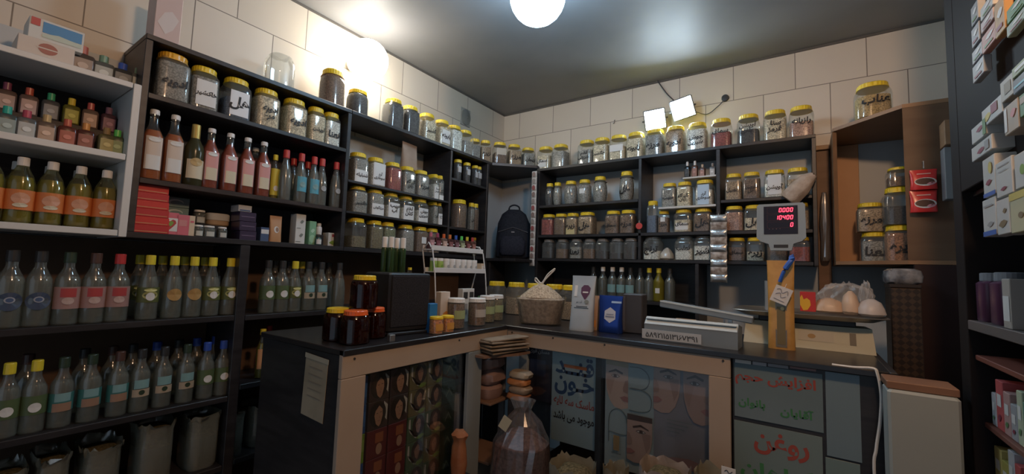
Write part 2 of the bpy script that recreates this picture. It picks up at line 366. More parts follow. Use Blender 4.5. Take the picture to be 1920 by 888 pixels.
# on the very top board, left wall
jar('glass_jar', 'large empty clear jar without lid on top of the left shelving', None, PL(521, 2.04, .12), L9, .12, .19, 'round', None, 0, lid=None, shell=GLASS)
jar('spice_jar', 'tall yellow-lidded jar of brown spice right beside the glowing wall bulb', None, PL(620, 2.04, .14), L9, .115, .2, 'round', CN['brown'], .85)
jar('spice_jar', 'dark full jar directly below the glowing wall bulb', None, PL(668, 2.04, .15), L9, .105, .15, 'round', CN['dark'], .88)
jrow([(735, 'dark', .8, None), (766, 'dark', .82, None), (798, 'cream', .7, 'گشنیز'), (826, 'cream', .7, 'بابونه', dict(tag_=(wt, .7, .1, .6))), (849, 'white', .8, None), (870, 'grey', .55, None)],
     PL, 2.04, L9, 'left top board', w=.098, h=.165)
PD = lambda px, z: RP(px, (.13, -.42), (.46, -.13), z)
jrow([(889, 'grey', .7, None, dict(w=.085, dz=.0)), (909, 'tan', .7, 'زیره', dict(w=.085)), (936, 'brown', .5, None, dict(tag_=((.5, .45, .38), .7, .4, .7))), (963, 'tan', .7, 'مرزه'), (989, 'grey', .7, 'ریحان', dict(h=.15))],
     lambda px, z: RP(px, (.15, -.54), (.42, -.14), z), 2.04, PI*.3, 'corner top board', w=.1, h=.16)
# top of the back shelving
jrow([(1023, 'cream', .6, 'سماق', dict(tag_=(wt, .6, .1, .4))), (1051, 'grey', .7, None), (1100, 'grey', .6, 'تخم|شربتی'), (1129, 'cream', .7, 'خاکشیر'), (1160, 'cream', .55, None, dict(tag_=(wt, .8, .35, .6))),
      (1193, 'cream', .75, 'بابونه'), (1229, 'grey', .78, 'مرزه'), (1267, 'tan', .8, 'ادویه'), (1308, 'white', .75, 'جوش|شیرین'), (1353, 'red', .52, 'سماق', dict(wz=.55)), (1404, 'dark', .48, 'آویشن|باغی', dict(wz=.52)), (1454, 'cream', .7, 'سنا|قرمز', dict(wz=.45)), (1503, 'pink', .5, 'رازیانه', dict(wz=.5))],
     lambda px, z: PB(px, z, -.16) if px > 990 else RP(px, (.4, -.3), (.5, -.14), z), 2.0152, B0, 'back top board', w=.112, h=.175, style='square')
# three-tier block, left wall
jrow([(668, 'grey', .8, 'شنبلیله', dict(tag_=(wt, .85, .02, .42), wz=.25)), (701, 'white', .8, 'آرد|سوخاری', dict(tag_=(wt, .85, .05, .8))), (733, 'red', .8, None, dict(look='yellow-lidded jar of brick-red powder')), (760, 'grey', .8, 'گل گاو|زبان'), (786, 'grey', .8, 'مرزه'), (809, 'white', .6, 'سنا|قرمز', dict(tag_=(wt, .85, .02, .5))), (831, 'grey', .7, 'تخم|شربتی', dict(tag_=(wt, .85, .0, .2)))],
     PL, 1.694, L9, 'top tier of left block', w=.088, h=.155, d=.09, bounds=(-1.606,-.897))
jrow([(667, 'grey', .8, 'خاکشیر'), (699, 'grey', .85, 'مرزنگوش', dict(tag_=(wt, .85, .02, .45), wz=.3)), (729, 'white', .5, 'سیب|آب', dict(tag_=(wt, .85, .02, .6))), (757, 'white', .5, 'تخم|کتان', dict(tag_=(wt, .85, .02, .6))), (784, 'white', .5, 'جوش|شیرین', dict(tag_=(wt, .85, .02, .6))), (808, 'grey', .8, 'زیره'), (829, 'white', .4, 'گشنیز|سیاه', dict(tag_=(wt, .85, .02, .5)))],
     PL, 1.541, L9, 'middle tier of left block', w=.088, h=.138, d=.09, bounds=(-1.606,-.897))
jrow([(664, 'olive', .4, None), (698, 'olive', .8, None), (722, 'green', .8, None), (757, 'grey', .8, None), (784, 'brown', .8, None, dict(tag_=(wt, .4, .35, .6))), (806, 'brown', .8, None)],
     PL, 1.3652, L9, 'bottom tier of left block', w=.09, h=.15, d=.09, bounds=(-1.606,-.897))
jrow([(857, 'dark', .8, None), (874, 'dark', .8, None), (889, 'dark', .8, None), (903, 'dark', .8, None)], PL, 1.8502, L9, 'small shelf near backpack', w=.05, h=.145, style='tall', d=.05, bounds=(-.878,-.522))
for o in [o for o in COL.objects if o.get('group') == 'jars on small shelf near backpack']:
    put('paper_label', cached(('tag5',), lambda: patch(.03, .06, .1, .025, .025, 2.4)), M('label_paper', (.5, .5, .5), .6), o); o['label'] = 'slim '+o['label']
jrow([(859, 'brown', .85, None, dict(w=.10, d=.10, style='round')), (882, 'grey', .8, 'هل', dict(w=.075)), (900, 'brown', .8, None, dict(w=.08))], PL, 1.5402, L9, 'shelf under slim jars', w=.1, h=.19, bounds=(-.878,-.522))
jrow([(888, 'tan', .85, None), (903, 'brown', .8, None, dict(w=.05, look='slim yellow-lidded jar of brown powder'))], PL, 1.3652, L9, 'shelf behind wire rack', w=.075, h=.13, bounds=(-.878,-.522))
# back wall, left section
jrow([(1022, 'dark', .8, None), (1045, 'grey', .8, None), (1070, 'grey', .75, None), (1096, 'grey', .75, None, dict(tag_=(wt, .4, .4, .6))), (1125, 'grey', .8, None, dict(h=.175)), (1175, 'grey', .8, 'هل', dict(h=.19))],
     PB, 1.7452, B0, 'second back shelf', w=.096, h=.165, style='gourd', bounds=(.517,1.23))
jrow([(1029, 'red', .75, None), (1052, 'brown', .8, None), (1074, 'tan', .75, 'زیره', dict(tag_=((.6, .5, .25), .7, .02, .3))), (1101, 'tan', .8, 'هل', dict(w=.11)), (1150, 'brown', .8, 'سماق'), (1178, 'brown', .8, 'مرزه')],
     PB, 1.5332, B0, 'third back shelf', w=.096, h=.15, bounds=(.517,1.23))
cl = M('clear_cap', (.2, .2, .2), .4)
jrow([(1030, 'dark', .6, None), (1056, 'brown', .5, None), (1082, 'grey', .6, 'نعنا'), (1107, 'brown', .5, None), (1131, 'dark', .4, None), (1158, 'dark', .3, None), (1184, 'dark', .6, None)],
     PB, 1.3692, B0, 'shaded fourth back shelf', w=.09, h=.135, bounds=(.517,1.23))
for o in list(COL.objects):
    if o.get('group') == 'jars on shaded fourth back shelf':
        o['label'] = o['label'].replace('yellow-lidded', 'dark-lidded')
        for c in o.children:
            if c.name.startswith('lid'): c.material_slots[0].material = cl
# back wall, middle section
jrow([(1248, 'grey', .8, 'سیب'), (1284, 'cream', .8, 'گل گاو|زبان'), (1322, 'white', .6, 'آرد|سوخاری', dict(tag_=((.5, .65, .8), .6, .02, .8)))],
     PB, 1.6862, B0, 'white inner back shelf', w=.1, h=.148, bounds=(1.352,1.67))
jrow([(1216, 'blue', .55, None, dict(h=.20, look='tall yellow-lidded jar of navy herbs')), (1245, 'brown', .7, 'مرزه', dict(tag_=(wt, .4, .5, .7))), (1282, 'cream', .55, 'سماق', dict(tag_=(wt, .7, .1, .4))), (1319, 'brown', .8, 'هل')],
     PB, 1.5332, B0, 'middle third back shelf', w=.1, h=.135, bounds=(1.252,1.67))
jrow([(1216, 'white', .4, 'ترنج', dict(wz=.4)), (1284, 'white', .5, 'ثعلب', dict(wz=.5)), (1320, 'white', .6, 'شیر')],
     PB, 1.3692, B0, 'middle fourth back shelf', w=.108, h=.14, bounds=(1.252,1.67))
for o in list(COL.objects):
    if o.get('group') == 'jars on middle fourth back shelf':
        o['label'] = o['label'].replace('yellow-lidded', 'clear-lidded square')
        for c in o.children:
            if c.name.startswith('lid'): c.material_slots[0].material = CLEAR
# back wall, right section
jrow([(1374, 'tan', .7, 'زنجبیل'), (1410, 'brown', .75, 'دارچین|هل'), (1453, 'white', .5, 'آویشن', dict(tag_=((.7, .73, .75), .6, .1, .8))), (1497, 'tan', .6, 'رازیانه')],
     PB, 1.7062, B0, 'shelf above red display', w=.112, h=.15, bounds=(1.694,2.11))
jrow([(1377, 'pink', .75, None, dict(look='yellow-lidded jar of dusty pink powder')), (1414, 'cream', .5, 'هل', dict(wz=.3)), (1457, 'tan', .6, None), (1502, 'tan', .7, None)],
     PB, 1.5332, B0, 'shelf behind red display', w=.11, h=.14, bounds=(1.694,2.11))
jrow([(1382, 'brown', .6, 'سماق'), (1417, 'cream', .4, 'زیره', dict(wz=.3)), (1458, 'brown', .6, None), (1500, 'red', .6, None)],
     PB, 1.3692, B0, 'shelf below red display', w=.108, h=.128, bounds=(1.694,2.11))

def bag(name, label, cat, loc, w, d, h, mat, rz=0, group=None, knot=True, jit=.06, seed=1, prof=None, parent=None, seg=26, n=2.6):
    rnd = random.Random(seed)
    prof = prof or [(.7, 0), (.95, .06), (1, .3), (.93, .55), (.7, .75), (.3, .88), (.12, .93), (.35, 1)]
    v, f = loft([(w/2*a, d/2*a, h*b, rnd.uniform(-1, 1)*w*.02, rnd.uniform(-1, 1)*d*.02) for a, b in prof], n, seg)
    v = [(x*(1+rnd.uniform(-jit, jit)), y*(1+rnd.uniform(-jit, jit)), max(0, z+(rnd.uniform(-jit, jit)*h*.3 if z > h*.1 else 0))) for x, y, z in v]
    if parent: return put(name, (v, f), mat, parent, True)
    return single(name, (v, f), mat, label, cat, group, True, loc, rz)
bag('herb_bag', 'low white knotted bag between two clear-lidded jars on fourth back shelf', 'bag', PB(1251, 1.3695), .075, .1, .075, SHELL('whitish_polythene', (.9,)*3, .75, (.62, .58, .5), .25), seed=3, prof=[(.7, 0), (1, .15), (.9, .5), (.5, .85), (.15, 1)])
bag('herb_bag', 'crumpled beige bag slumped against the shelf edge above the scale display', 'bag', PB(1478, 1.68, -.17)+Vector((0, -.135, 0.0)), .11, .08, .16, MN('crumpled_beige', (.42, .33, .26), (.55, .45, .37), 30, .5, bump=1), rz=0, seed=5, jit=.12, n=2, prof=[(.55, 0), (.8, .1), (.8, .5), (.6, .8), (.3, 1)]).rotation_euler = (0, .75, 0)

def bottle(name, label, group, loc, rz, r, h, prof, n=2, shell=GLASS, liq=None, fill=.7, cap=None, capz=.9, capr=.5, patches=(), discs=(), cat='bottle', d=None, capn=2, word=None, ring=None):
    t = thing(name, label, cat, loc, rz, group); ry = d or r; key = (tuple(prof), n, r, ry, h)
    put('container', cached(('bottle',)+key, lambda: loft([(r*a, ry*a, h*b) for a, b in prof], n, 22)), shell, t, True)
    if liq is not None:
        def lf():
            rs = [(r*a*.92, ry*a*.92, max(.003, h*b)) for a, b in prof if b < fill]; a = rs[-1][0]/(r*.92)
            nx = [(a2, b2) for a2, b2 in prof if b2 >= fill][0]; pv = [(a2, b2) for a2, b2 in prof if b2 < fill][-1]
            k = (fill-pv[1])/(nx[1]-pv[1]); aa = pv[0]+(nx[0]-pv[0])*k
            return loft(rs+[(r*aa*.92, ry*aa*.92, h*fill)], n, 22)
        put('liquid', cached(('liquid', fill)+key, lf), liq, t, True)
    if cap is not None:
        cr = r*capr
        put('cap', cached(('cap', cr, h, capz, capn), lambda: loft([(cr, cr, h*capz), (cr*1.02, cr*1.02, h*(capz+.02)), (cr, cr, h*.99), (cr*.9, cr*.9, h)], capn, 20, rib=.02)), cap, t)
    for pi, (c, wf, z0, z1) in enumerate(patches):
        rr = r
        put('paper_label', cached(('patch', r, ry, n, h, wf, z0, z1, pi), lambda: patch(r*2*wf, h*z0, h*z1, rr, ry, n, .0006+.0006*pi, nu=22 if wf > .9 else 11)), c, t)
    for di, (c, zc, rad, sy) in enumerate(discs):
        def df():
            uv, f = discuv(r*rad, 14, r*rad*sy); uv = [(0, 0)]+uv; return wrapped(uv, [(0, 1+k, 1+(k+1) % 14) for k in range(14)], h*zc, r, ry, n, .0024+.0006*di)
        put('emblem', cached(('disc', r, ry, n, h, zc, rad, sy, di), df), c, t)
    return t
PBOT = [(.9, 0), (1, .02), (1, .55), (.94, .62), (.6, .72), (.42, .78), (.38, .92), (.38, .93)]
PSQ = [(.93, 0), (1, .03), (1, .66), (.9, .72), (.4, .79), (.36, .9)]
PCONE = [(.9, 0), (1, .02), (1, .45), (.85, .6), (.5, .76), (.36, .86), (.34, .93)]
PFL = [(.92, 0), (1, .04), (1, .62), (.85, .70), (.35, .75), (.3, .82)]
PSYR = [(.85, 0), (1, .04), (.97, .2), (1, .42), (.98, .6), (.8, .72), (.45, .84), (.38, .9)]
m_ = lambda nm, c, r=.5: M(nm, c, r)
AMB = LIQ('amber_syrup', (.5, .14, .03), .7); AMB2 = LIQ('rose_syrup', (.36, .07, .03), .7)
YEL = LIQ('yellow_syrup', (.42, .36, .04), .42); CLQ = LIQ('clear_distillate', (.42, .44, .4), .22)
PINKL = m_('pink_label', (.62, .3, .28)); BEIL = m_('beige_label', (.6, .5, .42)); CRE = m_('cream_label', (.62, .55, .4)); ORL = m_('orange_label', (.6, .19, .05)); WL = m_('white_label', (.66, .66, .64)); RL = m_('red_label', (.4, .05, .05))
TEAL = m_('teal_label', (.04, .16, .15)); NAV = m_('navy_label', (.06, .1, .2)); GRL = m_('green_label', (.2, .34, .06)); SKY = m_('sky_label', (.1, .36, .46)); YL = m_('yellow_label', (.62, .52, .06)); LTE = m_('pale_teal_label', (.2, .36, .37)); BRL = m_('brown_label', (.3, .18, .12))
rowb = 'amber bottle shelf'
lb = lambda desc, i, rn: f'{desc}, {ORD[i]} from left on {rn}'
i = 0
for px, kind in [(278, 'b'), (318, 'b'), (358, 'd'), (388, 'p'), (424, 'p'), (457, 'p'), (488, 'p')]:
    pos = PL(px, 1.5485, .2)
    if kind == 'd':
        bottle('syrup_bottle', lb('dark bottle with gold neck foil and cream label', i, rowb), 'syrup bottles', pos, L9, .032, .235, PBOT, shell=LIQ('olive_glass', (.06, .06, .03), .8), cap=M('gold_foil', (.7, .5, .15), .3, .7), capz=.72, capr=.44, patches=[(CRE, .8, .12, .42)], discs=[(m_('tan_emblem', (.5, .36, .16)), .38, .6, .8)])
    else:
        bottle('syrup_bottle', lb('white-capped amber bottle with %s label' % ('beige' if kind == 'b' else 'pink'), i, rowb), 'syrup bottles', pos, L9+random.uniform(-.06, .06), (.031 if kind == 'b' else .029), .25 if kind == 'b' else .235, PBOT, n=3, shell=GLASS, liq=AMB if kind == 'b' else AMB2, fill=.7 if kind == 'b' else .8, cap=WHITE, capz=.93, capr=.44,
               patches=[(BEIL if kind == 'b' else PINKL, .72, .14, .60), ((WL if kind == 'b' else CRE), .6, .14, .34)], discs=[((WL), .56, .55, .5)])
    i += 1
bottle('syrup_bottle', 'white-capped amber bottle standing in the back row between two pink-labelled ones', 'syrup bottles', PL(472, 1.5485, .07), L9, .03, .235, PBOT, n=3, liq=AMB2, fill=.8, cap=WHITE, capz=.93, capr=.44)
bottle('oil_bottle', 'slim bottle with yellow label and yellow cap beside red-capped bottles', None, PL(511, 1.5485, .17), L9, .02, .2, PBOT, liq=YEL, cap=m_('yellow_cap', (.7, .55, .04), .4), capz=.88, capr=.5, patches=[(YL, .9, .1, .68)], discs=[(WL, .25, .5, 1.2)])
RC = m_('red_cap', (.5, .04, .04), .4)
for i, (px, x0, lbk) in enumerate([(531, .2, None), (545, .08, None), (560, .205, SKY), (572, .08, None), (584, .205, SKY), (599, .205, 'e'), (613, .08, None), (626, .205, 'e')]):
    bottle('water_bottle', lb('red-capped clear bottle' + (' with blue label' if lbk is SKY else ''), i, 'right end of bottle shelf'), 'red-capped clear bottles', PL(px, 1.5485, x0), L9, .026, .225, PCONE, shell=CLEAR, liq=CLQ, cap=RC, capz=.84, capr=.5, patches=[(SKY, .8, .22, .52)] if lbk is SKY else [], discs=[(LTE if lbk is SKY else m_('grey_emblem', (.35, .36, .36)), .36, .5, 1)] if lbk else [])
# flacons in the white rack
def flacon(label, pos, col, capc, r=.025, h=.085, rz=L9, group='small square flacons', emb=None, name='flacon'):
    bottle(name, label, group, pos, rz+random.uniform(-.1, .1), r, h, PFL, n=5, d=r*.75, shell=LIQ('tinted_glass', tuple(x*.35 for x in col), .6), cap=m_('flacon_cap', capc, .35), capz=.74, capr=.42,
           patches=[(m_('flacon_label', tuple(x*.8 for x in col)), .74, .07, .55)], discs=[(m_('flacon_emblem', emb or tuple(min(.8, x*1.15+.05) for x in col)), .32, .42, .8)], cat='bottle')
top = [(150, (.4, .3, .24), (.45, .12, .08), 'reddish glass jar-like flacon', .03, .1), (190, (.5, .52, .48), (.2, .35, .25), 'square flacon with white label and green cap', .028, .09), (226, (.25, .28, .3), (.05, .12, .55), 'flacon with dark grey label and blue ball cap', .028, .085), (256, (.45, .47, .42), (.3, .38, .2), 'flacon with pale label and olive cap', .026, .085)]
for i, (px, c, cc, ds, r, h) in enumerate(top): flacon(lb(ds, i, 'white rack top'), PL(px, 1.8505, .17), c, cc, r, h, group='flacons on the white rack top')
step = put('riser', bbox(.02, .145, -2.9, -2.435, 1.613, 1.70), DARKW); setp(step, label='dark riser step behind the front flacons in the white rack', category='riser')
up_ = [(8, (.5, .35, .3), (.2, .05, .1)), (50, (.6, .42, .38), (.5, .1, .06)), (91, (.3, .32, .34), (.05, .4, .2)), (130, (.5, .5, .08), (.7, .55, .05)), (166, (.6, .42, .32), (.5, .1, .08)), (200, (.3, .14, .18), (.2, .1, .14)), (231, (.38, .14, .2), (.45, .08, .2))]
nmc = ['plum', 'rose red-capped', 'grey green-capped', 'bright yellow', 'peach red-capped', 'dark plum', 'magenta']
for i, (px, c, cc) in enumerate(up_): flacon(lb(f'{nmc[i]} square flacon', i, 'white rack riser'), PL(px, 1.7005, .115), c, cc, .0205, .088, group='flacons on the riser')
lo_ = [(8, (.3, .38, .36), (.03, .4, .3)), (45, (.5, .52, .5), (.45, .06, .1)), (83, (.55, .38, .28), (.5, .35, .15)), (122, (.45, .12, .08), (.5, .1, .05)), (157, (.35, .12, .09), (.6, .25, .05)), (196, (.5, .46, .2), (.3, .2, .08)), (216, (.28, .36, .16), (.1, .5, .08))]
nml = ['teal-capped grey', 'white-labelled red-capped', 'peach-labelled tan-capped', 'red flower-labelled', 'dark red', 'mustard-labelled brown-capped', 'green-capped green']
for i, (px, c, cc) in enumerate(lo_): flacon(lb(f'{nml[i]} square flacon', i, 'white rack front row'), PL(px, 1.6125, .205), c, cc, .0215, .085, group='flacons in the white rack front row')
for i, (px, x0) in enumerate([(-30, .19), (30, .19), (87, .19), (141, .19), (190, .19), (20, .08), (82, .08), (136, .08)]):
    bottle('oil_bottle', (lb('yellow oil bottle with orange label', i, 'white rack bottom') if i < 5 else f'yellow oil bottle in the back row, {ORD[i-5]} from left at rack bottom'), 'yellow oil bottles in the white rack', PL(px, 1.3665, x0), L9, .0305, .195, PSYR, shell=SHELL('yellow_tinted_plastic', (.9, .9, .72), .05, (.5, .5, .3), .06), liq=YEL, fill=.7, cap=WHITE, capz=.87, capr=.42,
           patches=[(ORL, .98, .2, .5)], discs=[(m_('peach_emblem', (.62, .32, .2)), .37, .62, .9), (CRE, .27, .5, .4)])
# distillate bottles, low shelves
YC = m_('yellow_cap', (.7, .58, .04), .4); DC = m_('dark_cap', (.03, .03, .03), .4); BC = m_('blue_cap', (.03, .08, .4), .4); BRC = m_('brown_cap', (.08, .04, .03), .4); GC = m_('dark_green_cap', (.03, .05, .03), .4)
def dist(i, px, rowname, z, cap, capn, lab, x0=.17, r=.034, h=.22, prof=PBOT, rmax=.0305):
    P, D, ds = [], [], ''
    if lab == 'blue': D = [(m_('dull_navy', (.05, .07, .12)), .34, .85, 1.0), (m_('pale_ring', (.35, .37, .42)), .36, .36, .8), (NAV, .36, .25, .8)]; ds = 'navy emblem'
    if lab == 'red': P = [(m_('greyish_red_label', (.34, .2, .18)), .94, .22, .52), (RL, .55, .38, .5)]; D = [(m_('peach_emblem', (.5, .36, .32)), .33, .45, .8)]; ds = 'red label'
    if lab == 'teal': P = [(TEAL, .98, .24, .5), (LTE, .6, .38, .5), (BRL, .7, .24, .36)]; ds = 'teal label'
    if lab == 'pteal': P = [(LTE, .7, .38, .52), (m_('fawn_label', (.4, .33, .24)), .8, .25, .37)]; D = [(GC, .32, .3, 1)]; ds = 'pale teal label'
    if lab == 'white': P = [(m_('dark_leaf_label', (.08, .12, .05)), .96, .26, .52)]; D = [(WL, .36, .5, 1)]; ds = 'white emblem'
    if lab == 'leaf': P = [(m_('dark_olive_label', (.09, .11, .03)), .96, .27, .5)]; D = [(m_('lemon_emblem2', (.35, .35, .12)), .38, .7, .7), (WL, .36, .42, 1.1), (m_('lemon_emblem', (.6, .6, .25)), .46, .6, .3)]; ds = 'olive label'
    if lab == 'gold': D = [(m_('gold_emblem', (.4, .24, .08)), .38, .72, 1)]; ds = 'gold emblem'
    desc = f'{capn}-capped bottle' + (f' with {ds}' if ds else ' of clear water')
    bottle('distillate_bottle', lb(desc, i, rowname), 'bottles on '+rowname, PL(px, z, x0), L9, min(r, rmax), h, prof, n=2, shell=SHELL('thin_clear_plastic', (.92, .94, .91), .09, (.6, .64, .6), .06), liq=CLQ, fill=.66, cap=cap, capz=.85, capr=.46, patches=P, discs=D)
rn = 'shelf under white rack'
for i, (px, c, cn, l, x0) in enumerate([(8, DC, 'dark', 'blue', .205), (63, DC, 'dark', 'blue', .205), (118, GC, 'dark green', 'red', .205), (168, BRC, 'brown', 'red', .205), (214, RC, 'red', 'red', .205)]): dist(i, px, rn, 1.0705, c, cn, l, x0)
for i, (px, c, cn, l, x0) in enumerate([(253, YC, 'yellow', 'leaf', .07), (272, YC, 'yellow', 'leaf', .205), (296, YC, 'yellow', None, .07), (318, YC, 'yellow', 'gold', .205), (338, YC, 'yellow', None, .07), (356, YC, 'yellow', 'gold', .205), (376, YC, 'yellow', None, .07), (391, YC, 'yellow', 'leaf', .205), (411, YC, 'yellow', None, .07), (425, YC, 'yellow', 'leaf', .205)]): dist(i, px, 'yellow-capped low row', 1.0705, c, cn, l, x0, r=.03, prof=PCONE)
rn = 'shelf above the sacks'
for i, (px, c, cn, l, x0) in enumerate([(3, YC, 'yellow', 'white', .205), (56, YC, 'yellow', 'white', .205), (108, GC, 'dark green', 'teal', .205), (162, GC, 'dark green', 'teal', .205), (215, BRC, 'brown', 'teal', .205), (257, DC, 'dark', 'pteal', .205), (300, DC, 'dark', 'pteal', .205), (343, GC, 'dark green', 'pteal', .205), (381, BC, 'blue', 'white', .205), (412, BC, 'blue', 'white', .205)]): dist(i, px, rn, .7655, c, cn, l, x0, h=.205, rmax=.0272)
for i, (px, c, cn) in enumerate([(40, BRC, 'brown'), (148, DC, 'dark'), (202, BRC, 'brown'), (240, DC, 'dark'), (286, BC, 'blue'), (327, DC, 'dark'), (362, BC, 'blue'), (397, BC, 'blue')]): dist(i, px, 'back row above sacks', .7655, c, cn, None, .075, h=.205)
rn = 'shelf left of honey'
for i, (px, c, cn, l, x0) in enumerate([(497, DC, 'dark', 'white', .205), (524, DC, 'dark', 'white', .205), (548, YC, 'yellow', 'leaf', .205), (574, DC, 'dark', 'pteal', .205), (598, DC, 'dark', 'pteal', .205), (632, DC, 'black', None, .205)]): dist(i, px, rn, 1.0675, c, cn, l, x0, r=.03 if i < 5 else .04, prof=PCONE if i in (2, 5) else PBOT)
for i, px in enumerate([510, 536, 561, 586, 612]): dist(i, px, 'back row beside honey', 1.0675, YC if i == 2 else DC, 'yellow' if i == 2 else 'dark', None, .075, r=.03)
bottle('oil_bottle', 'slim yellow-capped bottle with peach label on shelf left of the counter end', None, PL(487, .8005, .2), L9, .022, .2, PBOT, liq=YEL, cap=YC, capz=.88, patches=[(m_('peach_label', (.6, .32, .15)), .9, .2, .6)], discs=[(BRL, .3, .4, 1)])
bottle('oil_bottle', 'slim red-labelled bottle behind the peach-labelled one left of the counter', None, PL(499, .8005, .12), L9, .022, .2, PBOT, liq=AMB, cap=RC, capz=.88, patches=[(RL, .9, .2, .6)])

# ------------------------------------------------------------------ carton builder
def carton(label, loc, w, d, h, mat, rz=0, face=None, group=None, name='carton', cat='box', prints=(), parent=None):
    """prints: (material, kind, uc, vc, uw, vh) fractions on the front face; kinds rect, disc"""
    t = thing(name, label, cat, loc, rz, group)
    put('card', bbox(-w/2, w/2, -d/2, d/2, 0, h, .0012), mat, t)
    for p in prints:
        m, k, uc, vc, uw, vh = p[:6]
        if k == 'rect': uv, f = [(uc*w+a*w*uw/2, b*h*vh/2) for a, b in ((-1, -1), (1, -1), (1, 1), (-1, 1))], [(0, 1, 2, 3)]
        elif k == 'disc': uv, f = discuv(uw*w/2, 18, vh*h/2, uc*w, 0)
        elif k == 'text': uv, f = fit(p[6], uw*w, vh*h, rtl=p[7] if len(p) > 7 else True); uv = [(a+uc*w, b) for a, b in uv]
        elif k == 'poly': uv = [(uc*w+a*uw*w/2, b*vh*h/2) for a, b in p[6]]; f = [tuple(range(len(uv)))]
        off = d/2+.0004*(1+list(prints).index(p))+.0004
        put('print' if k != 'text' else 'lettering', ([(a, -off, h*(.5+vc)+b) for a, b in uv], f), m, t)
    return t
HEART = [(0, -1), (.6, -.3), (1, .3), (.85, .8), (.45, .95), (0, .55), (-.45, .95), (-.85, .8), (-1, .3), (-.6, -.3)]
LEAF = [(-1, -.2), (-.4, .5), (.3, .7), (1, .3), (.5, -.4), (-.2, -.8)]
ys = lambda px, z, x0=.17: PL(px, z, x0)
REDB = m_('red_carton', (.6, .06, .05), .3); PKB = m_('pink_carton', (.62, .16, .2), .35)
for k in range(6): carton(f'flat red carton, {ORD[k]} from bottom in the stack beside white rack', ys(270, 1.3655+k*.0275, .17), .105, .12, .027, REDB if k % 2 else m_('dark_red_carton', (.5, .05, .05), .3), L9, group='stack of flat red cartons', prints=[(m_('gold_print', (.6, .3, .15)), 'rect', 0, -.3, .9, .08)])
pk = ys(311, 1.3655, .2)
carton('pink carton with red heart and green leaf on the product shelf', pk, .052, .05, .078, PKB, L9, prints=[(WL, 'rect', 0, -.05, .9, .6), (m_('heart_red', (.45, .05, .05)), 'poly', 0, -.05, .75, .5, HEART), (GRL, 'poly', .08, .0, .3, .35, LEAF)])
carton('plain pink carton beside the heart carton', ys(336, 1.3655, .2), .04, .05, .074, PKB, L9, prints=[(m_('rose_print', (.6, .25, .25)), 'rect', 0, .1, .6, .3)])
carton('narrow cream carton right of the pink carton', ys(353, 1.3655, .2), .018, .05, .074, m_('cream_carton', (.62, .5, .36)), L9, prints=[(PKB, 'rect', 0, .2, .6, .1)])
pl = thing('plinth', 'low dark plinth behind the pink cartons', 'plinth'); put('block', bbox(.03, .14, pk.y-.03, pk.y+.08, 1.3652, 1.435), BLACK, pl)
for k in range(2): carton(f'teal-grey flat carton with white arc, {["lower", "upper"][k]} of two above the pink cartons', Vector((.10, pk.y+.035, 1.4355+k*.038)), .095, .07, .037, m_('teal_grey_carton', (.16, .26, .27)), L9, group='teal-grey cartons', prints=[(m_('pale_arc', (.5, .6, .6)), 'disc', .05, 0, .5, .6), (m_('teal_grey_carton', (.16, .26, .27)), 'disc', .08, -.08, .42, .5)])
def pot(label, px, z, w=.034, h=.045, x0=.19, **k): jar('cream_pot', label, 'small dark pots with white lids', PL(px, z, x0), L9, w, h, 'round', (.05, .06, .05), .8, lid=WHITE, tag_=((.5, .52, .48), .6, .1, .5), cat='pot', **k)
bs = thing('plinth', 'small dark step under the upper pots on the product shelf', 'plinth'); put('block', bbox(.03, .145, ys(367, 1.4).y, ys(428, 1.4).y, 1.3652, 1.418), BLACK, bs)
pot('small dark pot with white lid on the step, left of the cream tub', 372, 1.4185, x0=.12, h=.055, w=.042)
pot('front dark pot with white lid, nearest to the cream carton', 370, 1.3655); pot('front dark pot with white lid, middle of three', 390, 1.3655, w=.042); pot('front dark pot with white lid and white tag, rightmost of three', 415, 1.3655, w=.034)
tb = thing('cream_tub', 'wide beige tub with pale lid on the dark step', 'tub', PL(405, 1.4185, .10), L9)
put('container', loft([(.036, .03, 0), (.04, .034, .005), (.04, .034, .022)], 3, 24), m_('beige_tub', (.45, .32, .2)), tb, True); put('lid', loft([(.042, .036, .022), (.042, .036, .045), (.038, .032, .05)], 3, 24), m_('pale_lid', (.55, .55, .52)), tb, True)
for k in range(3): carton(f'dark purple carton, {["bottom", "middle", "top"][k]} of the stack with white box above', ys(456, 1.3655+k*.038), .062, .08, .037, m_('aubergine_carton', (.05, .035, .07), .3), L9, group='stack of dark purple cartons', prints=[(m_('mauve_print', (.14, .1, .17)), 'rect', 0, 0, .8, .1)])
carton('small white-topped box crowning the dark purple cartons', ys(452, 1.3655+.1145), .05, .07, .026, m_('greyish_white_carton', (.5, .5, .5)), L9, prints=[(NAV, 'rect', 0, -.3, .8, .2)])
carton('small navy and white carton beside the orange pouch, lower one', ys(490, 1.3655), .034, .05, .06, NAV, L9, prints=[(WL, 'rect', 0, .2, .9, .3)]); 
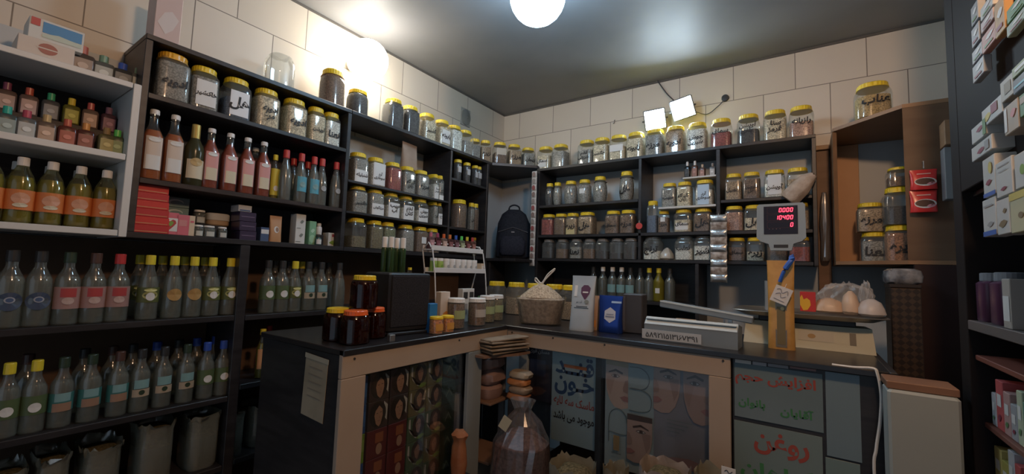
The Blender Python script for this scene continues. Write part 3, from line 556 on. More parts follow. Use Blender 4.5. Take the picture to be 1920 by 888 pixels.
def pouch(name, label, loc, w, h, mat, rz=0, d=.03, prints=(), cat='pouch', group=None, seal=True, lean=0):
    t = thing(name, label, cat, loc, rz, group)
    rs = [(w/2*.96, d/2*.9, 0), (w/2*.98, d/2, h*.04), (w/2*.93, d/2*.9, h*.35), (w/2*.95, d/2*.55, h*.7), (w/2*.98, .0022, h*.93), (w/2, .0012, h)]
    rs = [(a, b, z, 0, lean*z/h) for a, b, z in rs]
    put('pouch_body', loft(rs, 3.2, 36), mat, t, True)
    for p in prints:
        m, k, uc, vc, uw, vh = p[:6]
        if k == 'rect': uv, f = [(uc*w+a*w*uw/2, b*h*vh/2) for a, b in ((-1, -1), (0, -1), (1, -1), (1, 1), (0, 1), (-1, 1))], [(0, 1, 4, 5), (1, 2, 3, 4)]
        elif k == 'disc': uv, f = discuv(uw*w/2, 18, vh*h/2, uc*w, 0)
        elif k == 'hex': uv, f = discuv(uw*w/2, 6, vh*h/2, uc*w, 0); uv = [(uc*w+math.sin(2*PI*j/6)*uw*w/2, math.cos(2*PI*j/6)*vh*h/2) for j in range(6)]
        elif k == 'text': uv, f = fit(p[6], uw*w, vh*h, rtl=p[7] if len(p) > 7 else True); uv = [(a+uc*w, b) for a, b in uv]
        elif k == 'poly': uv = [(uc*w+a*uw*w/2, b*vh*h/2) for a, b in p[6]]; f = [tuple(range(len(uv)))]
        zz = h*(.5+vc)
        def fr(u, z):
            for (a0, b0, z0, _, l0), (a1, b1, z1, _, l1) in zip(rs, rs[1:]):
                if z <= z1:
                    q = (z-z0)/(z1-z0); aa, bb, ll = a0+(a1-a0)*q, b0+(b1-b0)*q, l0+(l1-l0)*q; return front(u, aa, bb, 3.2)+ll
            return lean
        off = .0012+.0004*list(prints).index(p)
        put('print' if k != 'text' else 'lettering', ([(a, fr(a, zz+b)-off, zz+b) for a, b in uv], f), m, t)
    return t
pouch('nut_pouch', 'orange-brown kraft pouch with oval print on the product shelf', ys(514, 1.3655, .18), .052, .115, m_('kraft_orange', (.5, .27, .13)), L9, prints=[(WL, 'disc', 0, -.02, .4, .25), (BRL, 'disc', .05, -.02, .25, .18)])
carton('tall white carton with two small grey pictures on the product shelf', ys(556, 1.3655), .045, .05, .135, m_('white_carton', (.62, .63, .6)), L9, prints=[(m_('grey_print', (.2, .22, .2)), 'poly', .1, .25, .4, .18, LEAF), (m_('grey_print', (.2, .22, .2)), 'poly', .1, -.2, .4, .18, LEAF), (m_('grey_print', (.2, .22, .2)), 'rect', -.2, .03, .4, .02), (m_('grey_print', (.2, .22, .2)), 'rect', -.2, -.42, .5, .02)])
carton('mint green carton right of the tall white carton', ys(579, 1.3655), .033, .05, .11, m_('mint_carton', (.2, .42, .25)), L9, prints=[(m_('pale_mint', (.45, .65, .5)), 'poly', 0, .1, .6, .25, LEAF), (m_('pale_mint', (.35, .6, .4)), 'disc', 0, -.25, .9, .35)])
bottle('drops_bottle', 'small white dropper bottle on a dark block beside mint carton', None, PL(597, 1.4165, .17), L9, .014, .055, PFL, shell=WHITE, cap=WHITE, capz=.74, capr=.7)
bottle('drops_bottle', 'small dark dropper bottle with white label beneath the white one', None, PL(596, 1.3655, .21), L9, .013, .05, PFL, shell=m_('dark_teal_glass', (.04, .1, .1), .2), cap=DC, capz=.74, capr=.7, patches=[(WL, .9, .1, .55)])
pl = thing('plinth', 'tiny dark block under the white dropper bottle', 'plinth'); q = ys(597, 1.4); put('block', bbox(.15, .19, q.y-.015, q.y+.015, 1.3652, 1.416), BLACK, pl)
carton('white and green carton with leafy picture at the right shelf end', ys(620, 1.3655), .062, .05, .065, m_('white_carton', (.62, .63, .6)), L9, prints=[(GRL, 'poly', 0, -.2, .9, .5, LEAF), (m_('maroon_print', (.3, .05, .08)), 'rect', -.1, .3, .2, .2)])
# boxes above the white rack and on the top board
qb = PL(78, 1.8505, .17)
carton('large white box with brown round emblem on top of the white rack', qb, .115, .12, .06, m_('offwhite_carton', (.6, .53, .47)), L9, prints=[(m_('brown_print', (.35, .12, .1)), 'disc', .02, .1, .35, .55), (m_('offwhite_carton', (.6, .53, .47)), 'rect', .02, .1, .4, .06)])
carton('white and blue mountain-print box lying on the emblem box', qb+Vector((0, .018, .0603)), .115, .1, .065, m_('white_carton', (.62, .63, .6)), L9, prints=[(m_('sky_print', (.05, .25, .5)), 'rect', .1, .15, .72, .5), (m_('snow_print', (.5, .58, .5)), 'poly', .1, -.12, .72, .5, [(-1, -.8), (1, -.8), (1, 0), (.4, .1), (-.2, .3), (-1, -.2)]), (m_('red_print', (.5, .08, .08)), 'rect', -.39, .3, .16, .35)])
carton('tall pink and white patterned carton at the left end of the top board', PL(303, 2.0405, .17), .075, .09, .2, m_('blush_carton', (.58, .45, .42)), L9, prints=[(m_('pale_print', (.62, .56, .54)), 'poly', 0, -.1, .8, .6, LEAF), (m_('mauve_print2', (.4, .25, .25)), 'rect', .3, -.45, .1, .03)])
pq = PL(766, 1.8495, .16)
pouch('paper_bag', 'brown paper bag standing on the jar lids under the top board', Vector((.16, pq.y, 1.8495)), .125, .155, MN('brown_paper', (.34, .25, .19), (.42, .32, .25), 12, .7, bump=.6), L9+.1, .05)
# small bottles on the small white shelf of the back unit
for i, (px, c, cc) in enumerate([(1289, (.05, .05, .05), (.7, .7, .7)), (1303, (.4, .2, .15), (.7, .7, .7)), (1317, (.45, .25, .2), (.5, .4, .3)), (1336, (.6, .6, .6), (.2, .2, .2))]):
    flacon(lb('tiny bottle with ' + ['dark label', 'red label', 'pink label', 'white label'][i], i, 'little white back shelf'), PB(px, 1.8565, -.2), c, cc, .0165, .1 if i < 2 else .075, 0, 'tiny bottles on the little white shelf')
bb = thing('keyring_toy', 'small red round tag hanging at the upright of the back shelving', 'tag', Vector((1.241, -.254, 1.575)))
put('tag_disc', xf(loft([(.02, .02, 0), (.02, .02, .006)], 2, 20), Matrix.Rotation(PI/2, 4, 'X')), m_('red_tag', (.6, .06, .05)), bb); put('cord', tube([(0, -.003, .018), (0, -.003, .035)], .001, 6), WHITE, bb)
# bottles on the dark lower back shelf
for i, (px, cap, cn) in enumerate([(1112, DC, 'dark'), (1130, WHITE, 'white'), (1148, WHITE, 'white'), (1165, WHITE, 'white'), (1182, DC, 'dark'), (1200, DC, 'dark'), (1217, YC, 'yellow'), (1235, YC, 'yellow'), (1256, DC, 'dark')]):
    bottle('distillate_bottle', lb(f'dim clear bottle with {cn} cap', i, 'lower back shelf'), 'dim bottles on the lower back shelf', PB(px, 1.1205), 0, .032, .2, PBOT, shell=GLASS if i != 7 else LIQ('olive_oil', (.3, .26, .03), .5), liq=CLQ, cap=cap, capz=.86, capr=.44, patches=[(LTE, .8, .2, .45)] if i in (2, 3, 4) else ([(WL, .4, .25, .4)] if i in (7,) else []))

# ------------------------------------------------------------------ sachet strips, backpack
def strip(name, label, loc, n, w, h, mats, rz=0, ring=None):
    t = thing(name, label, 'sachets', loc, rz)
    for k in range(n):
        z1 = -k*h; rs = [(w/2, .0008, z1), (w/2*.98, .006, z1-h*.2), (w/2*.96, .009, z1-h*.5), (w/2*.98, .006, z1-h*.8), (w/2, .0008, z1-h)]
        s = put('sachet', loft(rs[::-1], 3, 20, jit=.0), mats[k % len(mats)], t, True)
        if ring: put('emblem', ([(a, -.0102, z1-h*.5+b) for a, b in discuv(w*.33, 14, h*.36)[0]], [tuple(range(14))]), ring[k % len(ring)], s)
    return t
sw = MN('white_sachet', (.45, .42, .4), (.6, .57, .54), 60, .4)
strip('sachet_strip', 'long strip of small white coin-like sachets hanging left of the back shelving', Vector((.487, -.275, 1.993)), 14, .042, .0485, [sw], 0, [m_('sachet_emblem', (.25, .17, .15)), m_('sachet_emblem2', (.3, .26, .24)), m_('sachet_emblem3', (.3, .08, .08))])
foil = MN('silver_foil', (.35, .35, .34), (.75, .75, .73), 30, .25, bump=.8, spec=.8); foil.node_tree.nodes['Principled BSDF'].inputs['Metallic'].default_value = .8
foilb = MN('tan_foil', (.2, .15, .12), (.5, .45, .4), 40, .35, bump=.8)
strip('sachet_strip', 'strip of shiny silver foil sachets hanging before the middle upright', Vector((1.688, -.285, 1.62)), 9, .085, .041, [foil, foilb], 0)
t = thing('hook', 'small metal hook over the silver sachet strip', 'hook', (1.688, -.2515, 1.622)); put('wire', tube([(0, 0, .012), (0, -.02, .014), (0, -.032, .004), (0, -.034, -.004)], .0018), M('steel', (.5, .5, .5), .3, .9), t)
bp = thing('backpack', 'dark navy backpack leaning in the corner alcove behind the rack', 'backpack', Vector((.27, -.20, 1.36)), .52)
NB = MN('navy_cloth', (.012, .014, .022), (.022, .025, .036), 90, .8)
put('pack_body', loft([(.10, .05, 0), (.125, .065, .02), (.13, .07, .15), (.12, .062, .27), (.09, .045, .34), (.045, .02, .375)], 2.8, 30), NB, bp, True)
put('front_pocket', loft([(.08, .02, .03, 0, -.07), (.095, .03, .05, 0, -.07), (.095, .03, .13, 0, -.07), (.07, .015, .17, 0, -.065)], 3, 24), MN('navy_cloth2', (.016, .018, .03), (.028, .03, .045), 90, .8), bp, True)
put('handle', tube(smoothpath([(-.04, 0, .36), (-.035, -.005, .395), (0, -.005, .41), (.035, -.005, .395), (.04, 0, .36)]), .006), NB, bp, True)
put('strap', tube(smoothpath([(.09, .03, .3), (.14, .03, .22), (.15, .02, .1), (.12, .02, .03)]), .01), NB, bp, True)
put('zip', tube([(-.11, -.062, .2), (0, -.072, .235), (.11, -.062, .2)], .002, 6), M('dull_zip', (.15, .15, .16), .4), bp)
put('badge', ([(a, -.071, .2+b) for a, b in ((-.012, -.004), (.012, -.004), (.012, .004), (-.012, .004))], [(0, 1, 2, 3)]), m_('grey_badge', (.3, .3, .32)), bp)
ap = unit('alcove_board', 'dark board under the backpack in the room corner', [('shelf', (.0, .493, -.497, 0, 1.338, 1.358), BLACK), ('side_panel', (.252, .27, -.478, -.3, 0, 1.336), BLACK)], 'shelf')

# ------------------------------------------------------------------ lamps and wiring
def glare_globe(name, label, c, r, col, e, mount):  # bulb drawn oversized so its shape takes in the glare
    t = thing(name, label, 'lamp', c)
    g = put('glare_globe', loft([(r*math.sin(a), r*math.sin(a), -r*math.cos(a)) for a in [PI*k/14 for k in range(1, 14)]], 2, 28), M('bulb_and_glare', col, .4, 0, e), t, True)
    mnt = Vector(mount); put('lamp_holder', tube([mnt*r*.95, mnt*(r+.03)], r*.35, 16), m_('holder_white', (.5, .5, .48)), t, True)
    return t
glare_globe('wall_lamp', 'glowing round bulb, enlarged to its glare, on the left wall above the jars', on(690, 112, 0, .165), .105, (1, .95, .84), E_BULB, (-1, 0, 0))
glare_globe('ceiling_lamp', 'glowing white bulb, enlarged and tinted to its glare, hanging from the ceiling', on(1008, -6, 2, 2.44), .118, (.5, .76, 1), E_CEIL, (0, 0, 1))  # blue tint and width stand for the lens glare round this bulb
def flood(label, c, yaw, roll):
    t = thing('flood_lamp', label, 'lamp', c, 0, 'two flood lamps'); t.rotation_euler = (math.radians(18), roll, yaw)
    put('housing', bbox(-.068, .068, 0, .03, -.066, .066, .006), m_('lamp_housing', (.12, .12, .13)), t)
    put('lit_panel', bbox(-.06, .06, -.003, 0, -.058, .058, .001), M('lit_led_panel', (.7, .87, 1), .4, 0, E_FLOOD), t)
    put('bracket', tube([(-.068, .02, 0), (-.076, .03, 0), (-.076, .07, .0), (.076, .07, 0), (.076, .03, 0), (.068, .02, 0)], .005), m_('lamp_housing', (.12, .12, .13)), t)
flood('bright square flood lamp on the back wall, the lower left of two', on(1228, 224, 1, -.12), .25, -.12)
flood('bright square flood lamp on the back wall, the upper right of two', on(1280, 203, 1, -.12), .15, -.25)
wire = m_('dark_wire', (.05, .05, .06))
def wl(pts, r, label, mat=wire): single('cable', tube(smoothpath(pts), r, 6), mat, label, 'cable', smooth=True)
wl([on(1232, 150, 1, -.01), on(1250, 175, 1, -.02), on(1268, 192, 1, -.03)], .004, 'dark cable running down from the ceiling to the flood lamps')
wl([on(1300, 208, 1, -.02), on(1325, 214, 1, -.015), on(1345, 200, 1, -.015), on(1358, 187, 1, -.01)], .0025, 'thin wire drooping between the flood lamp and the round socket')
sk = thing('wall_socket', 'small black round socket on the back wall right of the flood lamps', 'socket', on(1360, 184, 1, 0))
put('socket_face', xf(loft([(.022, .022, 0), (.02, .02, .012), (.01, .01, .013)], 2, 20), Matrix.Rotation(PI/2, 4, 'X')), m_('black_plastic', (.02, .02, .02), .4), sk, True)
sk = thing('wall_hook', 'tiny grey hook on the back wall left of the flood lamps', 'hook', on(1153, 229, 1, 0)); put('hook_wire', tube([(0, 0, .015), (0, -.012, .01), (0, -.012, -.008), (-.01, -.008, -.01)], .003), m_('grey_hook', (.2, .2, .2)), sk)
st = thing('wall_vent', 'round grey vent cap on the left wall near the corner', 'vent', on(872, 220, 0, 0), L9)
put('plate', bbox(-.055, .055, -.004, 0, -.065, .065, .002), m_('vent_plate', (.36, .34, .31)), st)
put('disc', xf(loft([(.05, .06, 0), (.05, .06, .008), (.03, .04, .012)], 2, 28), Matrix.Translation((0, -.004, 0)) @ Matrix.Rotation(PI/2, 4, 'X')), m_('vent_disc', (.2, .2, .19)), st, True)
put('screw', xf(loft([(.006, .006, 0), (.005, .005, .004)], 2, 10), Matrix.Translation((.01, -.016, 0)) @ Matrix.Rotation(PI/2, 4, 'X')), M('steel', (.5, .5, .5), .3, .9), st)

# ------------------------------------------------------------------ counters
CT = 1.03
FR = MN('beige_painted_frame', (.36, .285, .22), (.41, .33, .26), 3, .5)
FR2 = FR
CB = MN('black_worktop', (.012, .012, .014), (.022, .021, .023), 8, .28, spec=.5)
kc = thing('display_counter', 'black glass-fronted counter along the left side with a beige frame', 'counter')
put('countertop', bbox(.46, .958, -2.06, -1.23, CT-.018, CT), CB, kc)
put('side_panel', bbox(.47, .932, -2.055, -2.035, 0, CT-.0185), BLACK, kc)
put('back_panel', bbox(.47, .49, -2.034, -1.24, 0, CT-.0185), BLACK, kc)
put('shelf', bbox(.49, .925, -2.034, -1.42, .46, .478), BLACK, kc)
v = join(bbox(.936, .954, -2.06, -1.222, .945, CT-.0005), bbox(.936, .954, -2.06, -1.975, 0, .9445))
put('front_frame', v, FR, kc)
for k, (y, z) in enumerate([(-2.02, CT-.03), (-1.55, CT-.03)]): put('screw', xf(loft([(.004, .004, 0), (.003, .003, .003)], 2, 10), Matrix.Translation((.954, y, z)) @ Matrix.Rotation(PI/2, 4, 'Y')), m_('dark_screw', (.03, .03, .03)), kc)
put('glass_pane', bbox(.928, .932, -1.973, -1.49, .02, .944, .0005), SHELL('cabinet_glass', (.97, .98, .98), .004, (.5, .5, .5), .03, .02), kc)
put('corner_post', bbox(.936, .954, -1.487, -1.40, 0, .944), MN('grey_painted_post', (.2, .24, .26), (.25, .29, .31), 3, .5), kc, label='grey painted post')
bk = thing('display_counter', 'black glass-fronted counter facing the customer with a beige frame and posters', 'counter')
put('countertop', bbox(.492, 2.262, -1.229, -.66, CT-.018, CT), CB, bk)
put('front_frame', join(bbox(.955, 1.862, -1.222, -1.204, .945, CT-.0005), bbox(1.795, 1.862, -1.222, -1.204, 0, .9445)), FR, bk)
for x in (.98, 1.19, 1.42, 1.84): put('screw', xf(loft([(.004, .004, 0), (.003, .003, .003)], 2, 10), Matrix.Translation((x, -1.222, CT-.03)) @ Matrix.Rotation(PI/2, 4, 'X')), m_('dark_screw', (.03, .03, .03)), bk)
put('post', bbox(1.0, 1.045, -1.19, -1.17, 0, .944), MN('grey_painted_post', (.2, .24, .26), (.25, .29, .31), 3, .5), bk, label='grey painted post')
put('glass_pane', bbox(1.10, 1.793, -1.200, -1.196, .02, .944, .0005), SHELL('cabinet_glass', (.97, .98, .98), .004, (.5, .5, .5), .03, .02), bk)
put('back_panel', bbox(.96, 2.26, -.70, -.68, 0, CT-.0185), BLACK, bk)
put('black_front', bbox(1.864, 2.262, -1.2, -1.182, .0, CT-.0185), BLACK, bk)
put('side_panel', bbox(2.262, 2.28, -1.22, -.66, 0, CT-.001), BLACK, bk)
put('shelf', bbox(1.05, 2.26, -1.16, -.705, .40, .42), BLACK, bk)
put('divider', bbox(1.372, 1.398, -1.194, -1.176, .3, .944), M('black_divider', (.012, .016, .018), .4), bk)

# posters and signs behind and on the glass
def flat(uv, f, O, ux, off, nrm): return [tuple(O+ux*a+Vector((0, 0, b))+nrm*off) for a, b in uv], f
class Sign:
    def __init__(s, name, label, x0, x1, z0, z1, y, mat, cat='poster', th=.002):
        s.t = thing(name, label, cat, ((x0+x1)/2, y, (z0+z1)/2)); s.w, s.h = x1-x0, z1-z0; s.k = 0
        put('sheet', bbox(-s.w/2, s.w/2, 0, th, -s.h/2, s.h/2, .0004), mat, s.t)
    def add(s, name, uv, f, mat, cx=0, cy=0):
        s.k += 1; put(name, ([(cx*s.w+a, -.0003*s.k-.0004, cy*s.h+b) for a, b in uv], f), mat, s.t)
    def rect(s, cx, cy, w, h, mat, name='print'): s.add(name, [(-w*s.w/2, -h*s.h/2), (w*s.w/2, -h*s.h/2), (w*s.w/2, h*s.h/2), (-w*s.w/2, h*s.h/2)], [(0, 1, 2, 3)], mat, cx, cy)
    def text(s, tx, cx, cy, w, h, mat, rtl=True, bold=.02): uv, f = stretchfit(tx, w*s.w, h*s.h, rtl=rtl, bold=bold); s.add('lettering', uv, f, mat, cx, cy)
    def poly(s, pts, cx, cy, w, h, mat, name='print'): s.add(name, [(a*w*s.w/2, b*h*s.h/2) for a, b in pts], [tuple(range(len(pts)))], mat, cx, cy)
PBL = MN('pale_blue_sign', (.26, .36, .39), (.30, .40, .43), 3, .5)
TXB = m_('navy_letter', (.01, .05, .13)); TXR = m_('red_letter', (.32, .06, .04)); TXG = m_('green_letter', (.05, .2, .07)); TXO = m_('orange_letter', (.42, .12, .03))
yp = -1.174
def zx(px, y_px): p = on(px, y_px, 1, yp); return p.x, p.z
xa, xb = zx(1035, 700)[0], zx(1121, 700)[0]
s = Sign('sign', 'pale blue sign with blue and red Persian lettering behind the counter glass', xa, xb, zx(1078, 835)[1], .948, yp, PBL, 'sign')
s.text('قنــد', 0, .34, .84, .20, TXB, bold=.03); s.rect(.02, .33, .5, .035, TXO); s.text('خـون', 0, .12, .86, .22, TXB, bold=.03)
s.text('ماسک سه لایه', 0, -.06, .88, .11, TXR); s.text('موجود می باشد', 0, -.22, .88, .12, M('black_letter', (.02, .02, .02), .6))
xa0, xb0 = zx(984, 700)[0], zx(1034, 700)[0]
s = Sign('poster', 'dark navy poster with small white lettering left of the blue sign', xa0, xb0-.002, zx(1000, 748)[1], .948, yp, MN('dark_navy_poster', (.012, .014, .025), (.02, .02, .035), 6, .5))
s.text('مسکن قوی', .05, .4, .75, .1, m_('dim_letter', (.3, .3, .32))); s.rect(0, .1, .6, .3, m_('deep_blue_print', (.015, .025, .06))); s.poly(LEAF, 0, -.33, .7, .25, m_('skin_dim', (.07, .035, .03)))
# cosmetic poster with faces
xc, xd = zx(1135, 700)[0], 1.793
zt, zb = .946, zx(1234, 900)[1]
FP = Sign('poster', 'large pale poster of cropped womens faces and big outline letters', xc+.001, xd-.001, zb, zt, yp, MN('grey_blue_poster', (.27, .35, .37), (.30, .38, .40), 2, .5))
FPW, FPH = FP.w, FP.h
SK1, SK2, SK3 = m_('printed_skin', (.46, .34, .28)), m_('printed_skin_tan', (.38, .27, .23)), m_('printed_skin_dark', (.33, .23, .2))
BRW = m_('printed_brow', (.07, .045, .04)); LIP = m_('printed_lip', (.3, .14, .13)); BLO = m_('printed_blonde', (.34, .27, .16)); EYW = m_('printed_eye_white', (.45, .42, .4)); HRD = m_('printed_hair', (.07, .045, .04)); SHD = m_('printed_cheek', (.29, .195, .165)); GRY = m_('grey_outline', (.13, .17, .18))
ELL = [(math.cos(2*PI*k/20), math.sin(2*PI*k/20)) for k in range(20)]
ALM = [(-1, 0), (-.5, .7), (.2, .9), (1, .1), (.4, -.7), (-.4, -.7)]
def halfface(cx, cy, w, h, skin, flip=1, hair=None):
    """cropped half face: a panel cut from a portrait; flip=1 shows the face's left eye on the right"""
    P = lambda pts: [(a*flip, b) for a, b in pts]
    if hair: FP.poly([(-1, .55), (-1, 1), (1, 1), (1, .55)], cx, cy, w, h, hair, 'printed_hair')
    FP.poly(P([(-1, .75), (1, .78), (1, .1), (.9, -.3), (.62, -.7), (.2, -.95), (-.4, -1), (-1, -.9)]), cx, cy, w, h, skin, 'printed_face')
    FP.poly(P([(.15, .3), (.9, .3), (.85, -.2), (.55, -.5)]), cx, cy, w, h, SHD if skin is not SK1 else m_('printed_cheek_light', (.4, .28, .23)), 'printed_cheek')
    FP.poly(P([(-.55, .52), (.1, .64), (.72, .5), (.75, .44), (.1, .54), (-.5, .44)]), cx, cy, w, h, BRW, 'printed_brow')
    FP.poly(P(ALM), cx+flip*.06*w, cy+.17*h, w*.42, h*.09, BRW, 'printed_eye'); FP.poly(P(ALM), cx+flip*.06*w, cy+.17*h, w*.34, h*.06, EYW, 'printed_eye')
    FP.poly(ELL, cx+flip*.07*w, cy+.17*h, w*.15, h*.065, BRW, 'printed_iris')
    FP.poly(P([(-1, .25), (-.75, .2), (-.55, -.12), (-.6, -.25), (-1, -.3)]), cx, cy, w, h, SHD, 'printed_nose')
    FP.poly(P([(-1, -.45), (-.7, -.42), (-.3, -.52), (-.65, -.64), (-1, -.66)]), cx, cy, w, h, LIP, 'printed_lips')
q = lambda px, py: ((on(px, py, 1, yp).x-(xc+xd)/2)/FPW, (on(px, py, 1, yp).z-(zt+zb)/2)/FPH)
def at(x0, y0, x1, y1):
    a, b = q(x0, (y0+y1)/2), q(x1, (y0+y1)/2); c, d = q((x0+x1)/2, y0), q((x0+x1)/2, y1); return (a[0]+b[0])/2, (c[1]+d[1])/2, b[0]-a[0], c[1]-d[1]
FP.rect(*[v for v in at(1226, 675, 1332, 880)], m_('mauve_ground', (.2, .2, .23)))
halfface(*at(1136, 675, 1178, 765), SK1, -1, BLO)
halfface(*at(1226, 672, 1276, 775), SK2, 1, HRD)
halfface(*at(1282, 682, 1332, 795), SK3, -1, HRD)
halfface(*at(1177, 778, 1224, 868), SK2, 1, HRD)
for (x0, y0, x1, y1, ch) in [(1181, 690, 1222, 772, 'B'), (1142, 765, 1176, 830, 'A')]:
    cx, cy, w, h = at(x0, y0, x1, y1)
    if ch == 'B':
        pts = [(-1, 1), (0, 1), (.6, .8), (.8, .5), (.6, .2), (0, .02), (-1, .02), (0, .02), (.8, -.15), (1, -.5), (.8, -.85), (0, -1), (-1, -1)]
    else: pts = [(-1, -1), (-1, .3), (-.7, .8), (0, 1), (.7, .8), (1, .3), (1, -.4), (-1, -.4)]
    tp = tube(smoothpath([(a*w*FPW/2, -.0035, b*h*FPH/2) for a, b in pts], 5), .0014, 6)
    FP.k += 1; put('outline_letter', ([(v[0]+cx*FPW, v[1], v[2]+cy*FPH) for v in tp[0]], tp[1]), GRY, FP.t)
FP.rect(*at(1152, 814, 1163, 842), m_('gold_flask', (.3, .2, .08))); FP.rect(*at(1148, 846, 1166, 848), GRY)
for k in range(4): FP.rect(*at(1252, 788+k*6, 1300-k*8, 789.5+k*6), GRY)
FP.poly(LEAF, *at(1235, 850, 1330, 885), m_('rose_print2', (.24, .15, .15)))
# right-hand signs on black front
y2 = -1.2
def zx2(px, py): p = on(px, py, 1, y2-.004); return p.x, p.z
def sheet(name, label, px0, px1, py0, py1, mat, cat='sign'):
    x0, x1 = zx2(px0, (py0+py1)/2)[0], zx2(px1, (py0+py1)/2)[0]; a, b = zx2((px0+px1)/2, py0)[1], zx2((px0+px1)/2, py1)[1]
    return Sign(name, label, x0, x1, b, a, y2-.0035, mat, cat)
G2 = MN('grey_blue_sign', (.13, .19, .21), (.16, .22, .25), 3, .4)
s = sheet('sign', 'grey-blue sign with red line over green Persian words on the counter', 1377, 1543, 690, 795, G2)
s.text('افزایش حجم', -.03, .24, .92, .27, TXR, bold=.03); s.text('بانوان', -.29, -.22, .32, .19, TXG, bold=.03); s.text('آقایان', .22, -.26, .36, .2, TXG, bold=.03)
s = sheet('sign', 'grey-blue sign with large red word above big green letters', 1377, 1543, 803, 930, m_('grey_green_sign', (.16, .22, .22)))
s.text('روغن', .05, .24, .62, .36, TXR, bold=.03); s.text('گیاهان', 0, -.2, .85, .32, TXG, bold=.03)
s = sheet('sheet', 'blank upper pane right of the lettered signs', 1549, 1614, 700, 860, m_('plain_grey_blue', (.15, .215, .25), .3))
s = sheet('sheet', 'blank lower pane right of the lettered signs', 1549, 1614, 864, 960, m_('plain_grey_blue2', (.15, .22, .22), .3))
for i, (a, b, c) in enumerate([(1378, 1408, (.6, .58, .54)), (1411, 1437, (.42, .42, .44)), (1440, 1478, (.3, .3, .32)), (1481, 1530, (.3, .17, .16))]):
    sheet('price_card', f'{["white", "pale grey", "dim grey", "pinkish"][i]} card strip along the top of the lettered sign', a, b, 673+i*4, 681+i*4, m_('card', c), 'card')
# paper on the dark counter end
pe = lambda px, py: on(px, py, 1, -2.058)
a, b = pe(570, 700), pe(612, 700); c, d = pe(592, 668), pe(592, 788)
t = thing('notice', 'yellowed paper notice taped to the dark end of the counter', 'notice', ((a.x+b.x)/2, -2.0575, (c.z+d.z)/2)); t.rotation_euler = (0, .05, 0)
w_, h_ = (b.x-a.x), (c.z-d.z)
put('sheet', bbox(-w_/2, w_/2, 0, .0015, -h_/2, h_/2, .0004), MN('yellowed_paper', (.3, .25, .17), (.4, .33, .23), 8, .8), t)
put('tape', bbox(-w_/2-.004, w_/2+.004, -.001, -.0002, h_/2-.012, h_/2+.003, .0003), m_('tape', (.45, .4, .3), .3), t)
for k in range(5): put('faint_line', ([(x, -.0006, h_*.3-k*.022+z) for x, z in ((-w_*.3, 0), (w_*.3, 0), (w_*.3, .003), (-w_*.3, .003))], [(0, 1, 2, 3)]), m_('faint_print', (.25, .2, .15)), t)

# hair colour boxes stacked inside the left counter
SKA, SKB = m_('box_skin', (.45, .27, .18)), m_('box_skin_deep', (.34, .2, .14))
def hairbox(label, loc, w, h, kind, grp):
    cols = {'A': (.07, .045, .04), 'B': (.15, .03, .03), 'C': (.17, .16, .07), 'D': (.08, .14, .07), 'E': (.015, .04, .02), 'F': (.03, .1, .3), 'G': (.2, .36, .04)}
    P = []
    hd = m_('box_hair', (.035, .025, .02)); whl = m_('box_white_curve', (.6, .6, .55))
    if kind == 'A': P = [(whl, 'poly', .25, .05, .4, .8, [(0, 1), (1, .6), (.9, -.8), (.2, -.4)]), (hd, 'disc', -.04, .04, .82, .92), (SKA, 'poly', .0, -.04, .46, .74, [(-.9, .1), (-.6, .8), (.1, 1), (.8, .6), (.9, 0), (.5, -.8), (.1, -1), (-.5, -.7)]), (BRW, 'poly', -.08, .07, .12, .03, ALM), (BRW, 'poly', .1, .09, .12, .03, ALM), (m_('box_nose', (.33, .19, .13)), 'poly', .03, -.05, .06, .14, [(-.5, -1), (1, -1), (.2, 1)]), (LIP, 'poly', .02, -.2, .13, .035, ALM), (hd, 'poly', -.14, .22, .3, .3, [(-1, -1), (1, .9), (-.6, 1)])]
    if kind == 'B': P = [(m_('box_orange', (.35, .12, .05)), 'rect', .1, .2, .4, .35), (SKA, 'disc', .1, -.2, .3, .4)]
    if kind in 'CD': P = [(whl, 'poly', 0, 0, .95, .95, [(-.9, .9), (-.75, .9), (-.7, .0), (-.3, -.6), (.5, -.85), (.7, -.75), (-.1, -.75), (-.75, -.2), (-.95, .2)]), (hd, 'disc', .12, .12, .72, .8), (SKB, 'poly', .1, .1, .36, .6, [(-.9, .1), (-.6, .8), (.1, 1), (.8, .6), (.9, 0), (.5, -.8), (.1, -1), (-.5, -.7)]), (GRL, 'poly', .25, -.35, .5, .25, LEAF), (BRW, 'poly', .04, .17, .1, .03, ALM), (BRW, 'poly', .18, .18, .1, .03, ALM), (LIP, 'poly', .1, -.04, .11, .03, ALM), (hd, 'poly', .0, .3, .26, .26, [(-1, -1), (1, .9), (-.6, 1)])]
    if kind == 'E': P = [(m_('chevron', (.16, .2, .14)), 'poly', 0, 0, .5, .4, [(-1, -1), (0, .4), (1, -1), (1, -.5), (0, 1), (-1, -.5)])]
    if kind == 'F': P = [(m_('box_blue2', (.05, .16, .42)), 'rect', 0, 0, .8, .5)]
    if kind == 'G': P = [(m_('box_lime', (.3, .45, .1)), 'rect', 0, .1, .8, .4)]
    carton(label, loc, w, .06, h, m_('hair_box', cols[kind], .35), L9, group=grp, name='hair_colour_box', prints=P)
cols_y = [(-1.965, .03), (-1.93, .083), (-1.845, .083), (-1.76, .083), (-1.675, .083), (-1.59, .075)]
kinds = ['GFGFF', 'BBBAA', 'BBBAA', 'DDDCC', 'DCDCC', 'EEEEE']
dn = {'A': 'brown box with woman', 'B': 'maroon box with orange print', 'C': 'olive box with curl', 'D': 'green box with curl', 'E': 'dark green box with chevron', 'F': 'blue narrow box', 'G': 'lime green narrow box'}
hh = .0905
